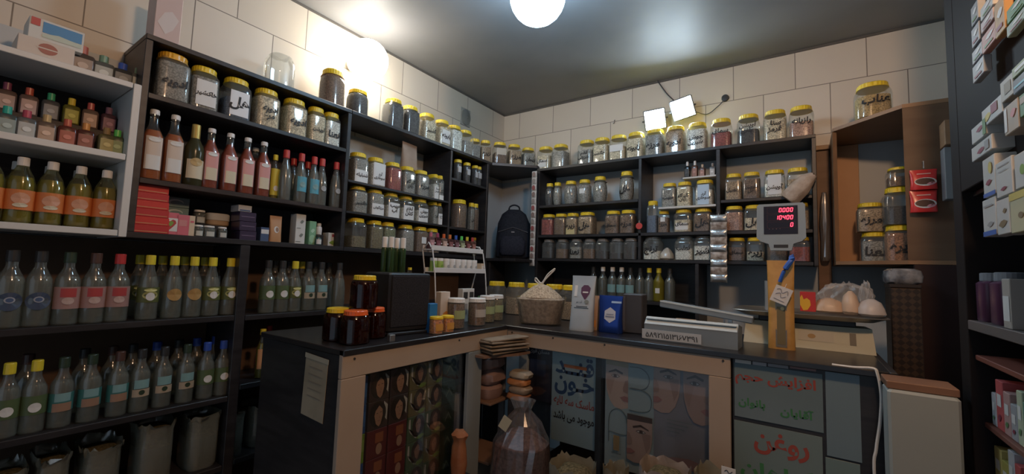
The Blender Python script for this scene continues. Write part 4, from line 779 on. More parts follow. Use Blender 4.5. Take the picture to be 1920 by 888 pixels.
for ci, (y0, w) in enumerate(cols_y):
    for r in range(5):
        k = kinds[ci][r]
        hairbox(f'{dn[k]}, {ORD[4-r]} from top in {ORD[ci]} column behind the counter glass', Vector((.885, y0+w/2, .4785+r*hh)), w-.003, hh-.001, k, 'hair colour boxes in the glass counter')
# ------------------------------------------------------------------ things on the counters
Zc = CT+.0004
HON = M('dark_honey', (.035, .008, .003), .15)
def honey(label, px, z, lidc, w=.085, h=.105, x0=.83):
    loc = RP(px, (x0, -2.2), (x0, -1.5), z)
    jar('honey_jar', label, 'jars of dark honey', loc, L9, w, h, 'round', (.04, .012, .006), .86, lid=lidc, shell=SHELL('honey_jar_glass', (.45, .2, .12), .05, (.08, .02, .01), .05, .08))
OL = m_('orange_lid', (.75, .14, .03), .35)
honey('jar of dark honey with yellow lid, left of the bottom row on counter end', 632, Zc, YLID, x0=.78, w=.088)
honey('jar of dark honey with orange lid, middle of the bottom row on counter end', 664, Zc, OL, x0=.88, w=.085)
honey('jar of dark honey with orange lid, nearest to the black speaker box', 700, Zc, OL, x0=.83, w=.075)
jar('honey_jar', 'jar of dark honey with yellow lid stacked on top of the others', 'jars of dark honey', RP(681, (.84, -2.2), (.84, -1.5), Zc+.1055), L9, .083, .11, 'round', (.04, .012, .006), .84, lid=YLID, shell=SHELL('honey_jar_glass', (.45, .2, .12), .05, (.08, .02, .01), .05, .08))
sp = thing('speaker_box', 'black upright box speaker standing on the left counter behind the honey', 'speaker', RP(741, (.77, -2), (.77, -1.5), Zc), L9-.15)
put('cabinet_body', bbox(-.09, .09, -.09, .09, .012, .225, .006), M('black_satin', (.016, .016, .019), .45), sp)
put('front_cloth', bbox(-.08, .08, -.094, -.0905, .03, .215, .002), MN('speaker_cloth', (.012, .012, .015), (.028, .028, .035), 300, .9), sp)
put('base', bbox(-.088, .088, -.095, .095, 0, .0118, .003), M('black_satin', (.016, .016, .019), .45), sp)
sl = thing('socket_plug', 'small silver metal adapter at the foot of the black speaker box', 'adapter', RP(733, (.93, -2), (.93, -1.5), Zc), L9); put('metal_shell', bbox(-.011, .011, -.008, .008, 0, .022, .001), M('steel', (.5, .5, .5), .3, .9), sl)
for i, px in enumerate([719, 731, 742, 753]):
    p = RP(px, (.74+.03*(i % 2), -2), (.74+.03*(i % 2), -1.5), Zc+.2262)
    bottle('spray_bottle', f'slim green spray bottle, {ORD[i]} from left on the black speaker box', 'green spray bottles', p, L9, .0125, .135, [(.9, 0), (1, .02), (1, .66), (.8, .7), (.7, .72)], shell=LIQ('green_tint', (.06, .13, .05), .45), liq=LIQ('green_oil', (.06, .12, .03), .6), fill=.6, cap=WHITE, capz=.7, capr=.85)
bottle('spray_bottle', 'tiny yellow-capped vial at the right edge of the black speaker box', None, RP(768, (.76, -2), (.76, -1.5), Zc+.2262), L9, .008, .02, [(.9, 0), (1, .1), (1, .6), (.6, .7)], cap=YC, capz=.5, capr=1)
# wire rack with two white trays
rk = thing('wire_rack', 'white wire rack with two narrow trays behind the left counter', 'rack')
X0 = .70
def rb(px, py): return on(px, py, 0, X0)
ya, yb = rb(808, 470).y, rb(905, 470).y; za, zb_ = 1.362, 1.262
WR = M('white_enamel', (.62, .62, .62), .35)
def tray(z, dx): return join(bbox(X0-.05+dx, X0+dx, ya, yb, z-.004, z, .001), bbox(X0+dx, X0+.004+dx, ya, yb, z-.004, z+.018, .001), bbox(X0-.054+dx, X0-.05+dx, ya, yb, z-.004, z+.018, .001))
put('tray', tray(za, 0), WR, rk); put('tray', tray(zb_, .02), WR, rk)
for y in (ya+.004, yb-.004): put('wire_leg', tube([(X0+.05, y, CT+.0015), (X0+.0265, y, zb_-.006), (X0+.0065, y, za-.004), (X0-.02, y, za+.03)], .003), WR, rk, True)
for y in (ya+.004, yb-.004): put('wire_leg', tube([(X0-.10, y, CT+.0015), (X0-.037, y, zb_), (X0-.056, y, za-.004), (X0-.02, y, za+.03)], .003), WR, rk, True)
put('cross_wire', tube([(X0-.02, ya, za+.03), (X0-.02, yb, za+.03)], .003), WR, rk, True)
cs = [((.5, .28, .3), (.5, .15, .22)), ((.2, .06, .08), (.3, .05, .12)), ((.6, .42, .36), (.6, .12, .03)), ((.25, .1, .1), (.6, .18, .04)), ((.22, .1, .12), (.04, .12, .5)), ((.4, .45, .28), (.1, .6, .12)), ((.3, .1, .1), (.6, .5, .05)), ((.35, .15, .12), (.4, .05, .05))]
nn = ['pink', 'plum', 'white and orange-capped', 'dark orange-capped', 'blue-capped', 'green-capped', 'yellow-capped', 'red-capped']
for i, (c, cc) in enumerate(cs):
    y = ya+.02+i*(yb-ya-.05)/7.6
    flacon(f'{nn[i]} flacon, {ORD[i]} from left on the upper rack tray', Vector((X0-.025, y, za+.0014)), c, cc, .0165, .075, group='flacons on the upper rack tray')
for i in range(8):
    y = ya+.025+i*(yb-ya-.06)/7.6
    bottle('cream_tube', f'white-capped {"lime" if i < 2 else "white"} tube, {ORD[i]} from left on the lower rack tray', 'white tubes on the lower rack tray', Vector((X0-.006, y, zb_+.0014)), L9, .016, .06, [(.95, 0), (1, .04), (1, .75), (.95, .8)], shell=m_('lime_tube', (.3, .45, .1)) if i < 2 else WL, cap=WHITE, capz=.78, capr=1, discs=[(GRL if i < 2 else m_('grey_emblem', (.35, .36, .36)), .4, .5, 1)])
carton('small cream box at the right end of the lower rack tray', Vector((X0-.006, yb-.012, zb_+.0014)), .022, .04, .045, m_('cream_carton', (.62, .5, .36)), L9, prints=[(WL, 'rect', 0, 0, .6, .5)])
cx = lambda px, x0: RP(px, (x0, -2), (x0, -1.1), Zc)
carton('bright blue carton standing right of the black speaker box', cx(806, .87), .042, .03, .11, m_('bright_blue_carton', (.02, .16, .42)), L9, prints=[(m_('orange_print', (.6, .25, .05)), 'rect', 0, -.4, .9, .15), (WL, 'rect', .2, -.1, .2, .3)])
carton('cream carton with orange swirl behind the yellow-lidded tubs', cx(828, .82), .055, .03, .15, m_('cream_card', (.6, .52, .45)), L9, prints=[(m_('orange_print', (.6, .25, .05)), 'poly', 0, -.2, .9, .5, LEAF)])
carton('black and white checked carton behind the herb jars', cx(872, .74), .085, .03, .155, m_('white_carton', (.62, .63, .6)), L9, prints=[(m_('black_print', (.03, .03, .03)), 'rect', -.25, .3, .35, .2), (m_('black_print', (.03, .03, .03)), 'rect', .25, .3, .35, .2), (m_('grey_print2', (.3, .3, .3)), 'rect', -.25, -.1, .35, .3), (m_('grey_print2', (.3, .3, .3)), 'rect', .25, -.1, .35, .3)])
carton('small green carton right of the checked carton', cx(903, .74), .04, .03, .115, m_('green_carton', (.12, .3, .14)), L9, prints=[(WL, 'rect', 0, .2, .6, .2)])
for i, (px, x0, w, h, f) in enumerate([(854, .86, .07, .125, 'brown'), (893, .86, .075, .12, 'brown'), (912, .82, .07, .125, 'olive'), (929, .80, .07, .125, 'olive')]):
    jar('herb_jar', lb(f'white-capped jar of {f} herbs with green band', i, 'left counter'), 'white-capped herb jars', cx(px, x0), L9, w, h, 'tall', CN[f], .82, lid=WHITE, tag_=((.33, .4, .2) if i != 1 else (.45, .42, .38), .9, .32, .6))
for i, px in enumerate([817, 838]):
    jar('turmeric_tub', f'small tub of orange spice with yellow lid, {["left", "right"][i]} one', 'small yellow-lidded tubs', cx(px, .915), L9, .05, .065, 'tall', (.55, .2, .04), .85, lid=YLID, tag_=((.6, .3, .06), .8, .2, .6))
# yellow-lidded jars on back counter
for i, px in enumerate([930, 967, 1003, 1038, 1070]):
    jar('spice_jar', lb('wide yellow-lidded clear jar', i, 'counter behind tied bag'), 'wide jars behind the tied bag', RP(px, (.6, -.78), (1.5, -.78), Zc), 0, .102, .18, 'square', CN['tan'], .5)
# tied bag in a tub
tbg = thing('tub_of_snacks', 'clear tub heaped with a knotted bag of pale puffed seeds', 'tub', Vector((.995, -1.11, Zc))+Vector((.03, .06, 0)), .3)
GR = MN('puffed_seeds', (.30, .22, .15), (.62, .5, .36), 130, .9, 4, bump=1)
TB = MN('tan_fill', (.26, .2, .15), (.46, .37, .28), 60, .7, bump=.8)
put('container', loft([(.088, .075, 0), (.095, .082, .006), (.118, .10, .12), (.12, .102, .125)], 3, 32, top=False), SHELL('frosted_tub', (.95, .93, .9), .15, (.5, .43, .36), .2, .05), tbg, True)
put('filling', loft([(.084, .07, .004), (.09, .077, .01), (.112, .094, .117), (.09, .08, .127)], 3, 32), TB, tbg, True)
put('contents', loft([(.10, .088, .126), (.085, .075, .14), (.06, .055, .163), (.035, .03, .178), (.012, .012, .186)], 2.2, 26, jit=.05), GR, tbg, True)
put('knotted_handle', tube(smoothpath([(-.002, 0, .183), (-.03, 0, .20), (-.028, 0, .215), (0, 0, .192), (.03, 0, .235), (.062, 0, .262), (.058, 0, .252), (.02, 0, .212), (.004, 0, .186)]), .0035), M('white_polythene', (.6, .57, .52), .4), tbg, True)
# silver pouch
FOILP = MN('silver_pouch_foil', (.33, .38, .42), (.42, .47, .5), 6, .35, bump=.3, spec=.6)
pouch('coffee_pouch', 'tall silver-blue foil pouch with purple shield emblem on the counter', RP(1090, (.9, -1.13), (1.5, -1.13), Zc), .108, .235, FOILP, .12, .05, lean=.03,
      prints=[(m_('purple_emblem', (.09, .03, .07)), 'poly', .12, .2, .42, .26, [(-.9, .6), (-.4, 1), (.4, 1), (.95, .6), (.8, -.2), (.1, -1), (-.1, -1), (-.85, -.2)]), (WL, 'rect', .12, .2, .22, .025), (WL, 'rect', -.28, .22, .12, .2),
              (INK, 'text', -.1, .02, .5, .05, 'آرد جو'), (INK, 'rect', -.1, -.06, .7, .012), (m_('grey_print', (.2, .22, .2)), 'disc', .2, .03, .18, .07), (INK, 'rect', .0, -.085, .6, .01)])
pouch('tea_pouch', 'shiny dark blue pouch with pale hexagon label on the counter', RP(1145, (.9, -1.08), (1.6, -1.08), Zc), .105, .155, M('blue_foil', (.02, .06, .3), .22, .55), .05, .05,
      prints=[(m_('hex_label', (.5, .52, .58)), 'hex', .02, -.02, .52, .42), (m_('hex_grey', (.2, .22, .3)), 'rect', .02, 0, .3, .02), (m_('hex_grey', (.2, .22, .3)), 'rect', .02, -.06, .36, .03), (m_('pale_tab', (.35, .5, .7)), 'rect', .25, .33, .4, .05)])
pouch('orange_pouch', 'small clear pouch with orange corner behind the silver pouch', RP(1113, (.9, -1.06), (1.6, -1.06), Zc), .05, .15, m_('tan_pouch', (.4, .25, .15)), 0, .04, prints=[(m_('orange_print', (.6, .25, .05)), 'rect', .1, -.3, .5, .2)])
dk = thing('card_reader', 'dark grey upright box between the blue pouch and the heat sealer', 'box', RP(1190, (.9, -1.0), (1.6, -1.0), Zc), .05)
put('case', bbox(-.042, .042, -.04, .04, 0, .165, .004), M('charcoal_plastic', (.05, .045, .045), .5), dk); put('edge_band', bbox(-.0425, -.03, -.041, -.0402, .01, .155, .0002), m_('charcoal_band', (.09, .085, .085)), dk)
# heat sealer
xs0, xs1 = RP(1207, (1, -1.16), (2, -1.16), Zc).x, RP(1384, (1, -1.16), (2, -1.16), Zc).x
hs = thing('heat_sealer', 'grey-blue impulse heat sealer with raised arm and number strip', 'heat sealer', ((xs0+xs1)/2, -1.11, Zc), -.02)
sw_ = (xs1-xs0)/2; HB = MN('blue_grey_enamel', (.17, .21, .24), (.2, .245, .28), 3, .45)
put('sealer_body', prism([(-.045, 0), (.06, 0), (.06, .07), (-.02, .085), (-.045, .06)], -sw_, sw_), HB, hs)
hs.children[0].rotation_euler = (PI/2, 0, PI/2)
put('work_strip', [None, None] and bbox(-sw_+.004, sw_-.004, -.0405, .0, .0785, .0815, .001), m_('pale_strip', (.42, .48, .5)), hs)
hs.children[1].rotation_euler = (.0, 0, 0)
put('pale_front', ([(-sw_+.002, -.0462, .061), (sw_-.002, -.0462, .061), (sw_-.002, -.0208, .0868), (-sw_+.002, -.0208, .0868)], [(0, 1, 2, 3)]), m_('pale_face', (.5, .56, .57)), hs)
arm = put('lever_arm', bbox(-sw_*1.0, sw_+.0, -.02, .02, -.012, .014, .003), HB, hs); arm.location = (.04, .035, .118); arm.rotation_euler = (0, .11, 0)
put('arm_top_edge', bbox(-sw_, sw_, -.0215, -.0201, .008, .0143, .0005), m_('pale_face', (.5, .56, .57)), arm)
for k in (-1, 1): put('hinge', bbox(sw_-.045 if k > 0 else sw_-.06, sw_-.03 if k > 0 else sw_-.055, .05, .056, .065, .11, .001), M('steel', (.5, .5, .5), .3, .9), hs)
put('seal_wire', bbox(-sw_*.35, sw_*.1, .005, .012, .083, .0865, .001), m_('brass', (.4, .3, .2)), hs)
lb_ = put('number_strip', bbox(-sw_-.008, sw_*.28, -.0475, -.0465, .004, .04, .0003), m_('strip_paper', (.42, .45, .47)), hs)
uv, f = stretchfit('۵۸۹۲۱۱۵۱۳۱۶۷۳۹۱', sw_*1.16, .021, rtl=False, bold=.012)
put('lettering', ([(a-sw_*.38, -.0482, .021+b) for a, b in uv], f), INK, hs)
# price scale
xa_, xb_ = 1.868, 2.268
sc_ = thing('price_scale', 'cream electronic price scale with wide steel tray on the counter', 'scale', ((xa_+xb_)/2, -.91, Zc), 0)
CRM = MN('cream_plastic', (.47, .46, .36), (.51, .50, .39), 3, .5)
w2 = (xb_-xa_)/2
def wedge(): 
    P = [(-.0, 0), (.28, 0), (.26, .075), (.03, .085)]
    v, f = prism(P, -w2, w2); return [(z*(1-(y/.085)*.035), x, y) for x, y, z in v], f
put('scale_body', wedge(), CRM, sc_)
put('foot', join(*[xf(loft([(.012, .012, -.0002), (.012, .012, .004)], 2, 12), Matrix.Translation((a, b, 0))) for a in (-w2*.8, w2*.8) for b in (.04, .24)]), M('black_rubber', (.02, .02, .02), .8), sc_)
put('tray_support', bbox(-w2*.75, w2*.75, .03, .25, .085, .108, .004), M('black_satin', (.016, .016, .019), .45), sc_)
STL = M('brushed_steel', (.35, .32, .28), .35, .8)
put('weighing_tray', loft([(w2*1.02, .15, .1085, 0, .13), (w2*1.18, .165, .122, 0, .13), (w2*1.22, .17, .124, 0, .13), (w2*1.2, .167, .1265, 0, .13), (w2*1.0, .145, .1125, 0, .13)], 6, 44), STL, sc_, True)
def onface(uv, f): return [(a, .03*(b/.085)-.0012, b) for a, b in uv], f
put('name_plate', onface([(-.02, .028), (.085, .028), (.085, .062), (-.02, .062)], [(0, 1, 2, 3)]), m_('plate', (.42, .40, .33)), sc_)
uv, f = discuv(.012, 16, .008, .02, .045); v = onface(uv, f); put('emblem', ([(x, y-.0008, z) for x, y, z in v[0]], v[1]), m_('gold_emblem2', (.3, .18, .05)), sc_)
put('spirit_level', onface([(.13, .025), (.148, .025), (.148, .066), (.13, .066)], [(0, 1, 2, 3)]), m_('level_slot', (.1, .09, .07)), sc_)
pole = put('display_pole', tube([(-.13, .28, .01), (-.13, .28, .24)], .014, 16), M('grey_pole', (.25, .27, .28), .4), sc_, True)
# display head
dc = on(1464, 430, 1, -.66)
hx = -.13; hz = dc.z-Zc
dh = put('display_head', ([], []), HB, None) if False else None
def head():
    P = [(-.088, .095), (-.08, .103), (.08, .103), (.088, .095), (.09, -.045), (.075, -.06), (.045, -.072), (.038, -.1), (-.038, -.1), (-.045, -.072), (-.075, -.06), (-.09, -.045)]
    v, f = prism(P, -.02, .02); return [(x, z, y) for x, y, z in v], [q[::-1] for q in f]
off = Vector((dc.x-(xa_+xb_)/2, .25, hz+.008))
hd = put('display_head', head(), MN('pale_grey_plastic', (.24, .29, .32), (.28, .33, .36), 3, .45), sc_); hd.location = off
put('screen', bbox(-.062, .062, -.0215, -.0202, -.03, .092, .0005), M('dark_red_screen', (.012, .002, .004), .15), hd)
LED = M('red_digit', (1, .03, .06), .4, 0, 3.0)
def seg7(s, cx, cz, w, h, gap):
    S7 = {'0': 'abcdef', '1': 'bc', '4': 'bcfg'}; V = []; t_ = .0026
    for k, ch in enumerate(s):
        x = cx+k*gap; sl = .12
        if ch == '.': V.append(([(x-gap*.45+a, -.0219, cz-h/2+b) for a, b in ((0, 0), (.002, 0), (.002, .002), (0, .002))], [(0, 1, 2, 3)])); continue
        seg = dict(a=(0, h/2, 1), d=(0, -h/2, 1), g=(0, 0, 1), b=(w/2, h/4, 0), c=(w/2, -h/4, 0), f=(-w/2, h/4, 0), e=(-w/2, -h/4, 0))
        for c in S7[ch]:
            a, b, hor = seg[c]; hw, hh_ = (w/2-.0004, t_/2) if hor else (t_/2, h/4-.0003)
            V.append(([(x+a+p*hw+sl*(b+q_*hh_), -.0219, cz+b+q_*hh_) for p, q_ in ((-1, -1), (1, -1), (1, 1), (-1, 1))], [(0, 1, 2, 3)]))
    return join(*V)
put('digits', seg7('0000', .0, .074, .0075, .016, .0135), LED, hd, label='glowing red digits 0.000')
put('digits', join(seg7('10400', -.0135, .042, .0075, .016, .0135), ([(.008+a, -.0219, .0655+b) for a, b in ((0, 0), (.002, 0), (.002, .002), (0, .002))], [(0, 1, 2, 3)])), LED, hd, label='glowing red digits 10400')
put('digits', seg7('0', .0405, .010, .0075, .016, .0135), LED, hd, label='glowing red digit 0')
for z in (.074, .042, .010):
    fr = join(*[bbox(a, b, -.0218, -.0216, c, d, .00005) for a, b, c, d in ((-.048, .052, z+.0125, z+.0132), (-.048, .052, z-.0132, z-.0125), (-.0487, -.048, z-.0132, z+.0132), (.052, .0527, z-.0132, z+.0132))])
    put('window_line', fr, M('dim_red_line', (.08, .015, .02), .4), hd)
put('slot', bbox(-.026, .026, -.0215, -.0203, -.088, -.075, .0005), M('black_satin', (.016, .016, .019), .45), hd)
for k in range(4): put('indicator', ([(-.042+k*.013+a, -.0219, -.008+b) for a, b in ((0, 0), (.0018, 0), (.0018, .0018), (0, .0018))], [(0, 1, 2, 3)]), m_('dim_dot', (.4, .25, .25)), hd)
# gold pouch hung from display
gp = on(1466, 662, 1, -.992); gt = on(1466, 488, 1, -.992)
gh = gt.z-gp.z+.0
pouch('spice_pouch', 'long gold pouch with clear window hanging from the display', gp, .086, gh, MN('gold_foil_pouch', (.42, .22, .05), (.55, .3, .08), 20, .4, bump=.5, spec=.6), 0, .035,
      prints=[(SHELL('window_film', (.7, .65, .5), .6, (.2, .17, .1), .2), 'rect', 0, -.12, .4, .62), (m_('window_seeds', (.16, .12, .05)), 'rect', 0, -.2, .3, .4), (m_('seed_light', (.5, .4, .2)), 'disc', .05, -.02, .14, .04)])
t = thing('blue_tie', 'blue fabric tie knotted around the top of the gold pouch', 'tie', (0, 0, 0))
p1, p2 = on(1484, 487, 1, -1.022), on(1462, 528, 1, -1.022)
put('ribbon', tube(smoothpath([p1+Vector((0, .25, .03)), p1+Vector((0, .02, .01)), p1, (p1+p2)/2+Vector((-.004, -.004, 0)), p2]), [.004]*6+[.009]*12+[.006]*7, 8), M('blue_ribbon', (.02, .1, .45), .5), t, True)
tg = thing('price_tag', 'white tag with grey scribble hanging on the gold pouch', 'tag', on(1465, 553, 1, -1.03)); tg.rotation_euler = (0, math.radians(22), 0)
put('card', bbox(-.027, .027, 0, .001, -.03, .03, .0003), m_('tag_white', (.6, .6, .6)), tg)
for pts in ([(-.02, 0, .015), (-.01, 0, .02), (0, 0, .008), (.012, 0, .02), (.018, 0, .006)], [(-.018, 0, -.002), (-.006, 0, .006), (.002, 0, -.008), (.014, 0, .0)], [(-.018, 0, -.018), (.016, 0, -.02)]):
    put('scribble', tube([(a, -.001, c) for a, b, c in smoothpath(pts)], .0011, 5), m_('grey_ink', (.25, .25, .28)), tg)
put('string', tube([(0, -.001, .028), (.0, .0, .044)], .0008, 5), WHITE, tg)
# things on the tray
tz = Zc+.128
def tx(px, y): return RP(px, (1.5, y), (2.5, y), tz)
carton('small red and yellow packet standing on the scale tray', tx(1515, -.80), .05, .03, .075, m_('red_packet', (.5, .03, .03)), 0, prints=[(m_('yellow_blob', (.7, .4, .03)), 'poly', -.1, -.05, .8, .8, [(-1, .6), (-.7, 1), (-.4, .4), (.1, .6), (.6, .3), (.7, -.3), (.2, -.9), (-.5, -1), (-1, -.3)])])
NUT = SHELL('bagged_pale_nuts', (.9,)*3, .8, (.5, .37, .26), .25, .2)
for i, (px, w, h, lab) in enumerate([(1554, .10, .055, 'flat knotted bag of pale nuts, left on the scale tray'), (1595, .055, .085, 'small upright bag of pale nuts in the tray middle'), (1634, .08, .06, 'rounded clear bag of whitish powder, right on the scale tray')]):
    p = tx(px, -.78-.02*i); bag('nut_bag', lab, 'bag', p, w, .09, h, SHELL('bagged_pale_nuts%d' % i, (.9,)*3, .86, [(.6, .42, .29), (.64, .46, .33), (.55, .48, .44)][i], .4, .05), seed=10+i, prof=[(.7, 0), (1, .12), (.95, .45), (.7, .8), (.2, 1)], jit=.04)
rc = random.Random(4)
def crumple(label, c, sx, sy, sz, seed, mat=POUCH):
    r = random.Random(seed); v, f = loft([(sx*math.sin(a), sy*math.sin(a), sz*(1-math.cos(a))/2) for a in [PI*k/9 for k in range(1, 9)]], 2.2, 26)
    v = [(x*(1+r.uniform(-.22, .22)), y*(1+r.uniform(-.2, .2)), max(0, z*(1+r.uniform(-.12, .12)))) for x, y, z in v]
    return single('plastic_bag', (v, f), mat, label, 'bag', loc=c)
crumple('crumpled clear plastic bag bunched up behind the bags on the scale tray', tx(1585, -.70)+Vector((0, .03, .0)), .085, .03, .115, 3)
crumple('small clear knotted bag top standing on the scale tray', tx(1625, -.74), .02, .015, .12, 5)
# dark patterned box with silver bag on it
pb = thing('patterned_box', 'dark brown box with diamond lattice behind the price scale', 'box', (2.395, -.64, 0), 0)
def lattice():
    m, N, L, b = _bs('diamond_lattice'); tc = N.new('ShaderNodeTexCoord'); mp = N.new('ShaderNodeMapping'); mp.inputs['Rotation'].default_value = (0, PI/4, 0); mp.inputs['Scale'].default_value = (1, 0, 1)
    ck = N.new('ShaderNodeTexChecker'); ck.inputs['Scale'].default_value = 60; ck.inputs[1].default_value = (.02, .012, .008, 1); ck.inputs[2].default_value = (.055, .032, .018, 1)
    L.new(tc.outputs['Object'], mp.inputs[0]); L.new(mp.outputs[0], ck.inputs[0]); L.new(ck.outputs[0], b.inputs['Base Color']); b.inputs['Roughness'].default_value = .5; return m
put('box_body', bbox(-.06, .025, -.06, .07, 0, 1.262, .003), lattice(), pb); put('box_rim', bbox(-.062, .027, -.062, .072, 1.2622, 1.275, .002), M('dark_rim', (.03, .02, .015), .4), pb)
single('foil_pack', loft([(.04, .05, 0), (.052, .058, .008), (.055, .06, .03), (.053, .058, .05), (.04, .05, .058)], 4, 30, jit=.03), MN('clear_wrap', (.08, .08, .09), (.3, .3, .31), 25, .25, bump=1, spec=.8), 'shiny clear-wrapped pack lying on the lattice box', 'pack', loc=(2.378, -.635, 1.2755), smooth=True)
# cable down the counter front
wl([on(1560, 683, 1, -1.215), on(1600, 688, 1, -1.222), on(1636, 690, 1, -1.228), on(1645, 700, 1, -1.232), on(1652, 740, 1, -1.232), on(1650, 790, 1, -1.232), on(1643, 840, 1, -1.232), on(1640, 900, 1, -1.232), Vector((2.24, -1.232, .35))], .004, 'white power cable hanging down the black counter front', M('white_cable', (.6, .6, .58), .5))
# white appliance
ap = thing('floor_cabinet', 'narrow off-white metal cabinet with grey badge right of the counter', 'cabinet', (0, 0, 0))
xl, xr = on(1666, 800, 1, -1.36).x, on(1806, 800, 1, -1.36).x; zt_ = on(1735, 739, 1, -1.36).z
put('door', bbox(xl, xr, -1.36, -1.335, .05, zt_, .006), MN('offwhite_enamel', (.27, .31, .30), (.31, .34, .33), 2, .4), ap)
put('cabinet_body', bbox(xl+.002, xr-.002, -1.333, -1.255, .0, zt_-.004, .004), m_('offwhite_side', (.4, .42, .4)), ap)
put('top_board', bbox(xl-.0, xr+.0, -1.35, -1.25, zt_+.0005, zt_+.02, .002), MN('brown_board', (.16, .08, .05), (.22, .12, .075), 8, .5), ap)
bd = on(1696, 751, 1, -1.3615); put('badge', loft([(.017, .0012, -.005, bd.x, -1.3612), (.019, .0012, 0, bd.x, -1.3612), (.016, .0012, .006, bd.x, -1.3612)], 2.4, 20), m_('badge_grey', (.18, .2, .19)), ap)

# ------------------------------------------------------------------ corner cabinet, pillar
BRN = MN('brown_melamine', (.27, .155, .085), (.33, .19, .105), 4, .45, stretch=(1, 1, 4))
BRN2 = MN('shaded_brown', (.035, .018, .016), (.05, .025, .022), 4, .45)  # brown darkened to hold the shade below the corner cabinet
cc = thing('corner_cabinet', 'brown diagonal corner cabinet with open front and jars inside', 'cabinet')
poly = [(2.195, -.001), (2.195, -.3), (2.415, -.52), (2.749, -.52), (2.749, -.001)]
put('top_board', prism(poly, 2.0, 2.016), BRN, cc); put('bottom_board', prism(poly, 1.356, 1.372), BRN, cc)
put('side_panel', prism([(2.195, -.001), (2.195, -.3), (2.211, -.29), (2.211, -.001)], 1.373, 1.999), BRN, cc)
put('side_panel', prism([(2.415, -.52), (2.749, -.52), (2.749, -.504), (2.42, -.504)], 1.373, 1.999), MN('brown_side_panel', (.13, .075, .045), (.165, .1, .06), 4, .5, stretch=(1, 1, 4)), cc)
xw = on(1613, 400, 1, -.012).x
put('back_panel', bbox(2.212, xw, -.012, -.001, 1.373, 1.999), MN('orange_melamine', (.55, .3, .15), (.62, .35, .18), 4, .5), cc)
lc = thing('base_cabinet', 'shade-darkened cupboard under the brown corner cabinet', 'cabinet'); put('front_panel', bbox(2.43, 2.749, -.54, -.505, 0, 1.354), BRN2, lc); put('side_panel', bbox(2.43, 2.445, -.503, -.002, 0, 1.354), BRN2, lc)
jar('spice_jar', 'big yellow-lidded jar of mustard spice on top of the corner cabinet', None, RP(1637, (2.2, -.345), (2.6, -.345), 2.0165), .1, .135, .165, 'round', (.42, .28, .1), .62, word='عناب', wz=.45)
ci = lambda px, z, y: RP(px, (2.2, y), (2.6, y), z)
jar('spice_jar', 'yellow-lidded jar of tan herb, left one of the upper pair in the corner cabinet', 'jars in the corner cabinet', ci(1632, 1.5135, -.20), 0, .105, .14, 'square', CN['tan'], .8, word='مرزه')
jar('spice_jar', 'yellow-lidded jar of grey herb at the lower left of the corner cabinet', 'jars in the corner cabinet', ci(1640, 1.3725, -.20), 0, .105, .14, 'square', CN['grey'], .7, word='نعنا')
jar('spice_jar', 'yellow-lidded jar of reddish spice at the lower right of the corner cabinet', 'jars in the corner cabinet', ci(1688, 1.3725, -.30), 0, .105, .16, 'square', (.3, .14, .07), .8, word='زیره')
jar('spice_jar', 'dark-filled yellow-lidded jar, right one of the middle tier in the corner cabinet', 'jars in the corner cabinet', ci(1686, 1.533, -.30), 0, .105, .17, 'square', CN['dark'], .5)
jar('spice_jar', 'half-hidden yellow-lidded jar crowning the stack in the corner cabinet', 'jars in the corner cabinet', ci(1689, 1.7035, -.30), 0, .1, .09, 'square', CN['brown'], .5)
# red packs on the cabinet side
ps = lambda px, py: on(px, py, 1, -.54)
for i, (y0, y1) in enumerate([(318, 356), (357, 398)]):
    a, b = ps(1705, (y0+y1)/2), ps(1758, (y0+y1)/2); c, d = ps(1732, y0), ps(1732, y1)
    w, h = b.x-a.x, c.z-d.z
    pouch('coffee_pack', f'red glossy pack with dark oval picture, {["upper", "lower"][i]} of two hung on the cabinet side', Vector(((a.x+b.x)/2, -.542, d.z)), w, h, M('red_gloss', (.6, .04, .04), .25), 0, .03,
          prints=[(WL, 'disc', .05, -.12, .8, .42), (m_('oval_dark', (.08, .03, .02)), 'disc', .02, -.1, .68, .32), (m_('oval_pink', (.6, .3, .35)), 'poly', .25, -.22, .35, .22, LEAF), (m_('pale_letter', (.7, .4, .35)), 'rect', 0, .28, .5, .05)], group='red coffee packs')
t = thing('hook', 'small metal hook above the upper red pack', 'hook', ps(1732, 316)); put('wire', tube([(0, .035, .03), (0, 0, .03), (0, 0, .002)], .002), M('steel', (.5, .5, .5), .3, .9), t)
# brown boarding left of the cabinet and hanging clear roll
xp0, xp1 = on(1531, 400, 1, -.05).x, on(1567, 400, 1, -.05).x
t = thing('wooden_upright', 'brown boarded upright between back shelving and corner cabinet', 'board'); put('board', bbox(2.134, 2.19, -.05, -.002, 1.03, 1.975), MN('warm_brown_board', (.2, .115, .065), (.26, .15, .09), 4, .5, stretch=(1, 1, 4)), t); put('cap_board', bbox(2.132, 2.193, -.07, -.002, 1.976, 2.0), MN('pale_board', (.4, .26, .15), (.46, .31, .19), 4, .5), t)
pr = RP(1548, (2, -.09), (2.4, -.09), 1.38)
single('plastic_roll', loft([(.014, .014, 0), (.02, .02, .02), (.018, .018, .12), (.021, .021, .2), (.017, .017, .3), (.01, .01, .36)], 2, 18, jit=.09), SHELL('shiny_film', (.85, .85, .85), .3, (.6, .57, .55), .1, .7), 'twisted clear plastic roll hanging before the brown upright', 'roll', loc=pr, smooth=False)
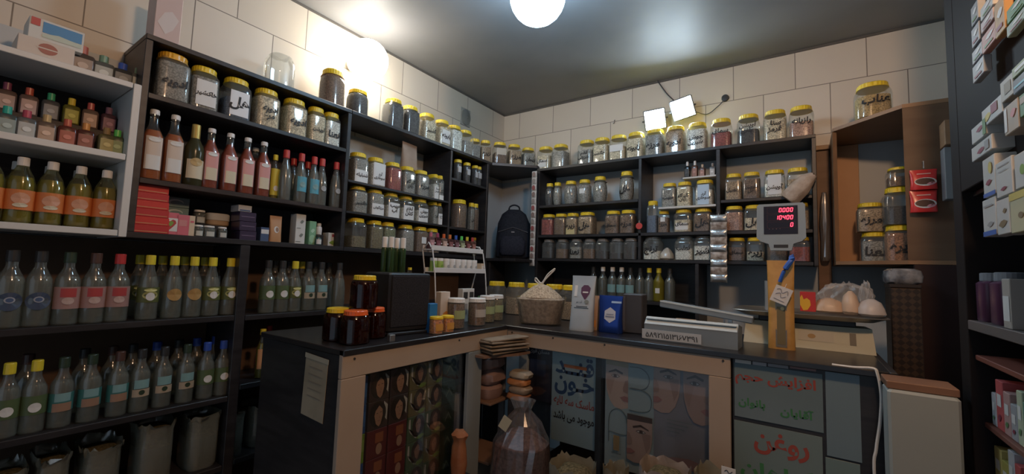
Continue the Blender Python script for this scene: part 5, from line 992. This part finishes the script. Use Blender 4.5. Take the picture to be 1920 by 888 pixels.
# right-hand black shelving
unit('display_shelving', 'tall black shelving on the right wall with hanging packets', [
    ('end_panel', (2.40, 2.749, -1.31, -1.24, 0, 2.575), M('black_laminate', (.018, .015, .015), .6, 0, 0, .1)),
    ('back_panel', (2.70, 2.749, -3.0, -1.312, 0, 2.575), M('black_laminate', (.018, .015, .015), .6, 0, 0, .1)),
    ('shelf', (2.40, 2.699, -3.0, -1.312, 1.172, 1.195), M('grey_shelf', (.12, .11, .11), .4)), ('shelf', (2.41, 2.699, -3.0, -1.312, 1.10, 1.112), M('rust_shelf', (.2, .06, .04), .5)),
    ('shelf', (2.42, 2.699, -3.0, -1.312, .80, .815), BLACK), ('shelf', (2.42, 2.699, -3.0, -1.312, 1.50, 1.512), BLACK)], 'shelving')
R9 = -PI/2
def rx_(px, x0, z): return RP(px, (x0, -2), (x0, -1), z)
def rbox(label, x0p, y0p, x1p, y1p, X_, mat, prints=(), d=.03, group=None, name='packet'):
    """packet on the right-hand shelving: front plane x=X_, facing the shop"""
    a, b = on(x0p, (y0p+y1p)/2, 0, X_), on(x1p, (y0p+y1p)/2, 0, X_); c, e = on((x0p+x1p)/2, y0p, 0, X_), on((x0p+x1p)/2, y1p, 0, X_)
    carton(label, Vector((X_+d/2, (a.y+b.y)/2, e.z)), abs(b.y-a.y)-.001, d, c.z-e.z-.001, mat, R9, prints=prints, group=group, name=name)
wc = m_('white_packet', (.5, .5, .48)); cc2 = m_('cream_packet', (.42, .33, .25)); gc2 = m_('green_packet', (.12, .24, .1)); blu = m_('blue_band', (.04, .12, .4)); mar = m_('maroon_blob', (.25, .05, .08)); yel2 = m_('yellow_packet', (.55, .45, .12)); org = m_('orange_packet', (.5, .28, .1)); gry = m_('silver_packet', (.34, .36, .38), .3); vio = m_('violet_packet', (.08, .07, .3))
X1 = 2.37
rbox('white packet with blue foot, left of the upper white pair on the right shelving', 1843, 292, 1866, 368, X1, wc, [(blu, 'rect', 0, -.45, 1, .1), (mar, 'poly', 0, -.15, .5, .2, LEAF), (yel2, 'disc', .2, .2, .3, .3)])
rbox('white packet with small purple fruit, right of the upper white pair', 1867, 297, 1898, 367, X1, wc, [(m_('grey_print2', (.3, .3, .3)), 'rect', 0, .35, .7, .04), (mar, 'poly', 0, -.3, .4, .15, LEAF), (m_('grey_print2', (.3, .3, .3)), 'rect', 0, .2, .5, .02)])
rbox('white packet with green dot at the right frame edge', 1902, 284, 1925, 352, X1, wc, [(GRL, 'disc', .2, .0, .4, .3)])
rbox('white and blue-footed packet, left of the lower pair on the right shelving', 1843, 370, 1868, 442, X1, wc, [(blu, 'rect', 0, -.43, 1, .13), (m_('grey_print2', (.3, .3, .3)), 'poly', .1, -.2, .5, .2, LEAF), (m_('grey_print2', (.3, .3, .3)), 'rect', 0, .3, .7, .05)])
rbox('white herb-picture packet, middle of the lower row on the right shelving', 1869, 371, 1893, 439, X1, wc, [(m_('brown_leaf', (.2, .15, .08)), 'poly', 0, -.2, .7, .3, LEAF), (m_('brown_leaf', (.2, .15, .08)), 'poly', .2, .15, .3, .2, LEAF)])
rbox('pale yellow packet at the right of the lower row on the right shelving', 1894, 356, 1925, 435, X1, m_('pale_yellow_packet', (.5, .47, .3)), [(yel2, 'rect', 0, .4, 1, .18), (m_('brown_leaf', (.2, .15, .08)), 'disc', .2, -.1, .3, .15)])
rbox('white box with red cloth picture, upper of two stacked ledge boxes', 1821, 229, 1850, 262, X1, wc, [(mar, 'poly', .1, .1, .5, .4, LEAF), (gc2, 'rect', .4, 0, .2, .9)], d=.04)
rbox('white box with red cloth picture, lower of two stacked ledge boxes', 1821, 263, 1860, 292, X1, wc, [(mar, 'poly', 0, -.1, .4, .5, LEAF), (m_('grey_print2', (.3, .3, .3)), 'rect', .3, 0, .2, .6)], d=.04)
rbox('white box with yellow fruit and red cup picture on the right shelving', 1840, 190, 1880, 226, X1, wc, [(yel2, 'poly', -.2, -.1, .4, .6, LEAF), (mar, 'rect', .15, .1, .3, .5)], d=.04)
rbox('cream floral packet beside the stacked ledge boxes', 1882, 190, 1910, 248, X1, cc2, [(WL, 'rect', -.35, 0, .2, .8), (m_('rose_print', (.6, .25, .25)), 'poly', .2, .1, .4, .4, LEAF)])
rbox('green and cream box at the right frame edge, lower one', 1911, 170, 1932, 215, X1, gc2, [(cc2, 'rect', 0, .2, .8, .3)])
rbox('beige carton above the yellow fruit box on the right shelving', 1875, 143, 1900, 186, X1, m_('beige_packet', (.4, .36, .3)), [(m_('brown_leaf', (.2, .15, .08)), 'rect', .1, 0, .5, .5)])
rbox('olive green carton near the upper right frame edge', 1896, 112, 1932, 134, X1, m_('olive_packet', (.3, .33, .17)), [(WL, 'rect', 0, 0, .6, .3)])
rbox('blue-grey shimmering carton below the olive one at the right edge', 1898, 136, 1932, 166, X1, m_('steel_blue_packet', (.25, .3, .36), .2), [(m_('cyan_glint', (.2, .5, .6)), 'rect', 0, -.1, .8, .15)])
for i, (a, b, c, d_, mt, ds) in enumerate([(1820, 5, 1834, 44, gry, 'silver sachet at the upper left'), (1821, 46, 1836, 84, gry, 'silver sachet second from top'), (1822, 86, 1842, 112, gry, 'silver sachet third from top'), (1823, 113, 1845, 147, gry, 'silver sachet lowest in the left file'),
        (1837, 0, 1862, 26, wc, 'white packet at the top'), (1838, 27, 1863, 50, m_('blush_packet', (.5, .4, .38)), 'blush packet under the top white one'), (1840, 52, 1868, 88, m_('salmon_packet', (.5, .25, .2)), 'salmon packet'), (1864, -4, 1884, 66, org, 'tall orange packet'), (1886, -4, 1925, 26, gc2, 'green leafy packet at the upper right'), (1886, 28, 1925, 52, m_('grey_green_packet', (.3, .34, .26)), 'grey-green packet under the leafy one')]):
    rbox(f'{ds} of the hanging group on the right shelving', a, b, c, d_, 2.372, mt, [(WL, 'poly', .1, .1, .6, .35, LEAF), (mar if i % 2 else gc2, 'rect', 0, -.3, .6, .12)], d=.012, group='hanging packets at the top right')
t = thing('hanging_rail', 'black rail strip carrying the packets on the right shelving', 'rail'); put('rail_bar', bbox(2.40, 2.45, -2.6, -1.312, 1.513, 2.574), M('black_laminate', (.018, .015, .015), .6, 0, 0, .1), t)
t = thing('leaning_panel', 'grey and brown boards leaning in the gap beside the corner cabinet', 'boards')
a0, a1 = on(1768, 300, 1, -.58), on(1780, 300, 1, -.58)
put('pale_board', bbox(a0.x, a1.x+.02, -.60, -.545, 1.60, 1.80), m_('grey_board', (.2, .21, .22)), t); put('brown_board', bbox(a0.x, a1.x+.02, -.62, -.545, 1.805, 1.90), BRN, t)
for i, px in enumerate([1869, 1899]):
    p = rx_(px, 2.44, 1.1955)
    bottle('shampoo_bottle', f'purple bottle with grey cap, {["left", "right"][i]} of two on the right shelf', 'purple grey-capped bottles', p, R9, .028, .115, [(.92, 0), (1, .03), (1, .78), (.8, .82), (.6, .84)], n=5, shell=m_('purple_plastic', (.1, .035, .075), .3), cap=m_('grey_cap', (.2, .22, .25)), capz=.83, capr=.85)
carton('white-labelled cream box at the far right of the right shelf', rx_(1925, 2.43, 1.1955), .04, .05, .1, m_('cream_packet2', (.4, .36, .32)), R9, prints=[(WL, 'rect', 0, -.1, .8, .5)])
cosm = [('pale', (.5, .5, .52)), ('slate', (.3, .34, .4)), ('mint', (.45, .5, .35)), ('red', (.5, .1, .1)), ('mustard', (.5, .42, .15)), ('dark green', (.1, .22, .16)), ('rose', (.45, .28, .26)), ('olive yellow', (.4, .36, .1)), ('peach', (.5, .4, .32)), ('silver grey', (.35, .36, .38))]
for tier, z in enumerate((.9555, .8155, .6755, .5355)):
    y = -1.325
    for k in range(9):
        nm, c = cosm[(k*3+tier*4) % 10]; w = .028+.014*((k*7+tier*3) % 4)/3; h = .075+.035*((k*5+tier) % 3)/2
        carton(f'{nm} cosmetic box, {ORD[k]} from the dark end panel on {["top", "second", "third", "bottom"][tier]} rack tier', Vector((2.455, y-w/2, z)), w-.001, .05, h, m_('cosmetic_'+nm.replace(' ', '_'), c), R9, group='cosmetic boxes on the low rack', prints=[(WL, 'rect', 0, .1, .6, .25), (mar if k % 2 else gc2, 'poly', 0, -.25, .5, .2, LEAF)])
        y -= w+.002
unit('small_rack', 'narrow rack boards holding cosmetic boxes low on the right shelving', [('shelf', (2.42, 2.699, -3.0, -1.312, z-.0125, z-.0005), m_('rust_rack', (.18, .07, .05))) for z in (.9555, .6755, .5355)], 'rack')
bw = thing('plastic_bowl', 'pale translucent bowl low at the right edge', 'bowl', RP(1890, (2.33, -2), (2.33, -1), .66)); bw.location.z = .62
put('bowl_shell', loft([(.03, .03, 0), (.05, .05, .02), (.065, .065, .045), (.067, .067, .046), (.06, .06, .043), (.045, .045, .022)], 2, 28), SHELL('frosted_bowl', (.85,)*3, .35, (.4, .45, .45), .15, .2), bw, True)
st_ = thing('stool', 'dark stand under the translucent bowl', 'stand', (bw.location.x, bw.location.y, 0)); put('seat', bbox(-.07, .07, -.07, .07, .6, .6195, .004), BLACK, st_)
for a in (-1, 1):
    for b in (-1, 1): put('leg', tube([(a*.05, b*.05, .6), (a*.06, b*.06, 0)], .01), BLACK, st_, True)

# ------------------------------------------------------------------ sacks, bags under and before the counters
SK = MN('khaki_plastic', (.10, .10, .075), (.15, .145, .11), 8, .3, bump=.3, spec=.6)
HERB = MN('dry_herbs', (.05, .045, .02), (.16, .13, .07), 120, .9, 4, bump=1)
def sack(label, loc, w, d, h, mat, fillm, seed=1, rz=0, name='herb_sack', lv=.86, group=None, flare=1.12):
    t = thing(name, label, 'sack', loc, rz, group); r = random.Random(seed)
    v, f = loft([(w*.46, d*.46, 0), (w*.5, d*.5, h*.08), (w*.5, d*.5, h*.6), (w*.51, d*.51, h*.9), (w*.5*flare, d*.5*flare, h), (w*.48*flare, d*.48*flare, h*.985), (w*.47, d*.47, h*.88), (w*.46, d*.46, h*.7)], 4, 32, cap=False)
    v = [(x*(1+r.uniform(-.025, .025)), y*(1+r.uniform(-.025, .025)), max(0, z+r.uniform(-.012, .012)*(z > h*.5))) for x, y, z in v]
    put('sack_wall', (v, f+[tuple(range(31, -1, -1))]), mat, t, True)
    put('contents', loft([(w*.465, d*.465, h*.6), (w*.465, d*.465, h*lv), (w*.3, d*.3, h*(lv+.04)), (w*.1, d*.1, h*(lv+.05))], 4, 26, jit=.01), fillm, t, True)
SKT = SHELL('cloudy_sack', (.8, .8, .75), .55, (.26, .27, .22), .2, .3)
for i, (px, z, w, x0) in enumerate([(0, .5105, .072, .15), (84, .5105, .072, .15), (176, .5105, .095, .15), (277, .5105, .10, .16), (367, .5105, .10, .16), (428, .5105, .05, .15)]):
    sack(lb('open plastic sack of dried herbs', i, 'bottom shelf of the left wall'), PL(px, z, x0), w, .14, [.15, .165, .165, .2, .19, .17][i], SKT, HERB, i+3, L9, group='open sacks on the bottom shelf')
sack('dim clear sack of herbs on the shelf beside the dark counter end', PL(487, .5205, .14), .14, .14, .16, SKT, HERB, 12, L9)
# bags in the corner opening between counters
KR = MN('brown_paper_bags', (.19, .145, .10), (.27, .21, .15), 10, .8, bump=.4)
pbx = thing('folded_bags', 'bundle of folded brown paper bags tucked into the corner of the counters', 'paper bags', (1.0, -1.325, .0))
rr = random.Random(5)
for k in range(5):
    b_ = put('paper_bag', bbox(-.045, .045, -.10, .10, 0, .009, .003), KR, pbx); b_.location = (.012+rr.uniform(-.01, .01), rr.uniform(-.01, .01), .9365+k*.0125); b_.rotation_euler = (rr.uniform(-.05, .05), rr.uniform(-.05, .02), -.35+rr.uniform(-.2, .2))
sh_ = thing('corner_rack', 'wooden shelf in the dark corner opening between the counters', 'shelf'); put('shelf', bbox(.70, .99, -1.38, -1.20, .715, .725), m_('rack_wood', (.2, .12, .08)), sh_); put('shelf', bbox(.70, .99, -1.38, -1.20, .478, .49), m_('rack_wood', (.2, .12, .08)), sh_)
put('ledge', prism([(.956, -1.45), (1.0, -1.45), (1.07, -1.30), (1.08, -1.224), (.956, -1.224)], .92, .93), m_('rack_wood', (.2, .12, .08)), sh_); put('upright', bbox(.90, .93, -1.20, -1.185, 0, .94), m_('grey_upright', (.2, .2, .2)), sh_)
for i in range(3):
    z = .7255+i*.062
    bag('pink_bag', f'puffy pinkish bag, {["lowest", "middle", "topmost"][i]} in the corner opening', 'bag', (.90+.006*(i % 2), -1.30, z), .15, .13, .063, SHELL('pinkish_bag', (.8,)*3, .85, (.34, .22, .19), .3, .12), group='puffy pinkish bags', seed=30+i, prof=[(.8, 0), (1, .25), (.97, .7), (.7, 1)], jit=.07, n=3.2)
pkb = on(972, 748, 1, -1.27)
for i in range(4):
    bag('snack_bag', f'flat {["orange-brown", "tan", "orange", "beige"][i]} packet in the stack behind the big clear bag', 'bag', (pkb.x+.01*(i % 2), -1.27, pkb.z+i*.03), .10, .075, .03, MN('packet_stack%d' % i, *[((.3, .12, .05), (.4, .18, .08)), ((.25, .18, .12), (.32, .24, .17)), ((.4, .14, .04), (.45, .2, .08)), ((.3, .24, .17), (.36, .3, .22))][i], 10, .4), seed=40+i, prof=[(.8, 0), (1, .3), (1, .7), (.8, 1)], jit=.05, n=3)
sp_ = thing('packet_stand', 'dark block under the stacked packets behind the clear bag', 'stand', (pkb.x, -1.27, 0)); put('block', bbox(-.035, .035, -.03, .03, 0, pkb.z-.0005), BLACK, sp_)
big = thing('big_clear_bag', 'big clear bag of reddish dried petals with a small white card', 'bag', (1.175, -1.42, -.03), .2)
put('contents', loft([(.07, .06, .42), (.095, .085, .44), (.105, .095, .55), (.10, .09, .66), (.05, .045, .70)], 2.4, 28, jit=.03), MN('dried_petals', (.08, .035, .03), (.22, .12, .10), 70, .9, 4, bump=1), big, True)
put('bag_film', loft([(.075, .065, .41), (.10, .09, .43), (.112, .102, .55), (.105, .095, .67), (.07, .06, .74), (.03, .03, .78), (.05, .03, .82)], 2.4, 28, jit=.05), SHELL('bag_film', (.9,)*3, .08, (.5, .45, .45), .15, .3), big)
put('card', xf(bbox(-.018, .018, -.001, 0, -.025, .025, .0003), Matrix.Translation((-.035, -.085, .75)) @ Matrix.Rotation(.5, 4, 'Y')), m_('card_cream', (.45, .42, .3)), big)
bst = thing('crate', 'dark crate carrying the big clear bag of petals', 'crate', (1.175, -1.42, 0)); put('crate_body', bbox(-.12, .12, -.11, .11, 0, .378, .005), DARKW, bst)
# sacks before the back counter at the bottom edge
def fx(px, y, z): return RP(px, (1, y), (2, y), z)
KW = MN('woven_sack', (.17, .16, .12), (.22, .21, .16), 20, .7)
sack('open woven sack of brown sticks at the foot of the counter, leftmost', fx(1066, -1.52, 0), .13, .13, on(1072, 868, 1, -1.52).z, KW, HERB, 51, .1, lv=.94, flare=1.05)
sack('small open sack between the two larger ones at the counter foot', fx(1150, -1.40, 0), .07, .08, on(1150, 886, 1, -1.45).z, KW, HERB, 52, 0, flare=1.05)
sack('open sack of pale herbs below the face poster', fx(1245, -1.42, 0), .135, .13, on(1245, 874, 1, -1.42).z, MN('pale_sack', (.24, .2, .18), (.3, .26, .23), 20, .6), HERB, 53, 0, flare=1.05, lv=.94)
sack('open sack with folded white price paper, right of the face poster', fx(1336, -1.40, 0), .085, .11, on(1335, 884, 1, -1.40).z, KW, HERB, 54, 0, flare=1.05)
pcd = thing('price_card', 'small white handwritten card at the foot of the beige post', 'card', on(1366, 884, 1, -1.45)); put('card', bbox(-.018, .018, -.001, .0, -.02, .012, .0003), WL, pcd); put('scribble', tube(smoothpath([(-.01, -.002, 0), (-.004, -.002, .004), (.002, -.002, -.003), (.01, -.002, .003)]), .0009, 5), INK, pcd)
psk = thing('card_stick', 'thin stick holding the small white card', 'stick', (pcd.location.x, pcd.location.y+.002, 0)); put('stick', tube([(0, .0015, 0), (0, .0015, pcd.location.z-.01)], .002, 6), DARKW, psk)
# orange-topped bag in the left counter opening, near the post
bag('orange_bag', 'small bag with bright orange knot beside the grey post', 'bag', (.985, -1.56, .50), .065, .05, .17, MN('dull_orange_bag', (.3, .1, .04), (.36, .16, .08), 20, .4), seed=61, prof=[(.8, 0), (1, .3), (.85, .65), (.7, .78), (1, .9), (.5, 1)])
ot = thing('stand', 'dark low stand in front of the left counter glass', 'stand', (1.0, -1.56, 0)); put('block', bbox(-.04, .005, -.05, .05, 0, .4995), BLACK, ot)
bag('white_bag', 'whitish bag with blue print standing by the glass inside the left counter', 'bag', (.86, -1.45, .4785), .07, .08, .28, MN('whitish_blue_bag', (.12, .16, .3), (.4, .42, .42), 9, .5), seed=62, prof=[(.7, 0), (1, .1), (1, .7), (.8, .9), (.5, 1)])
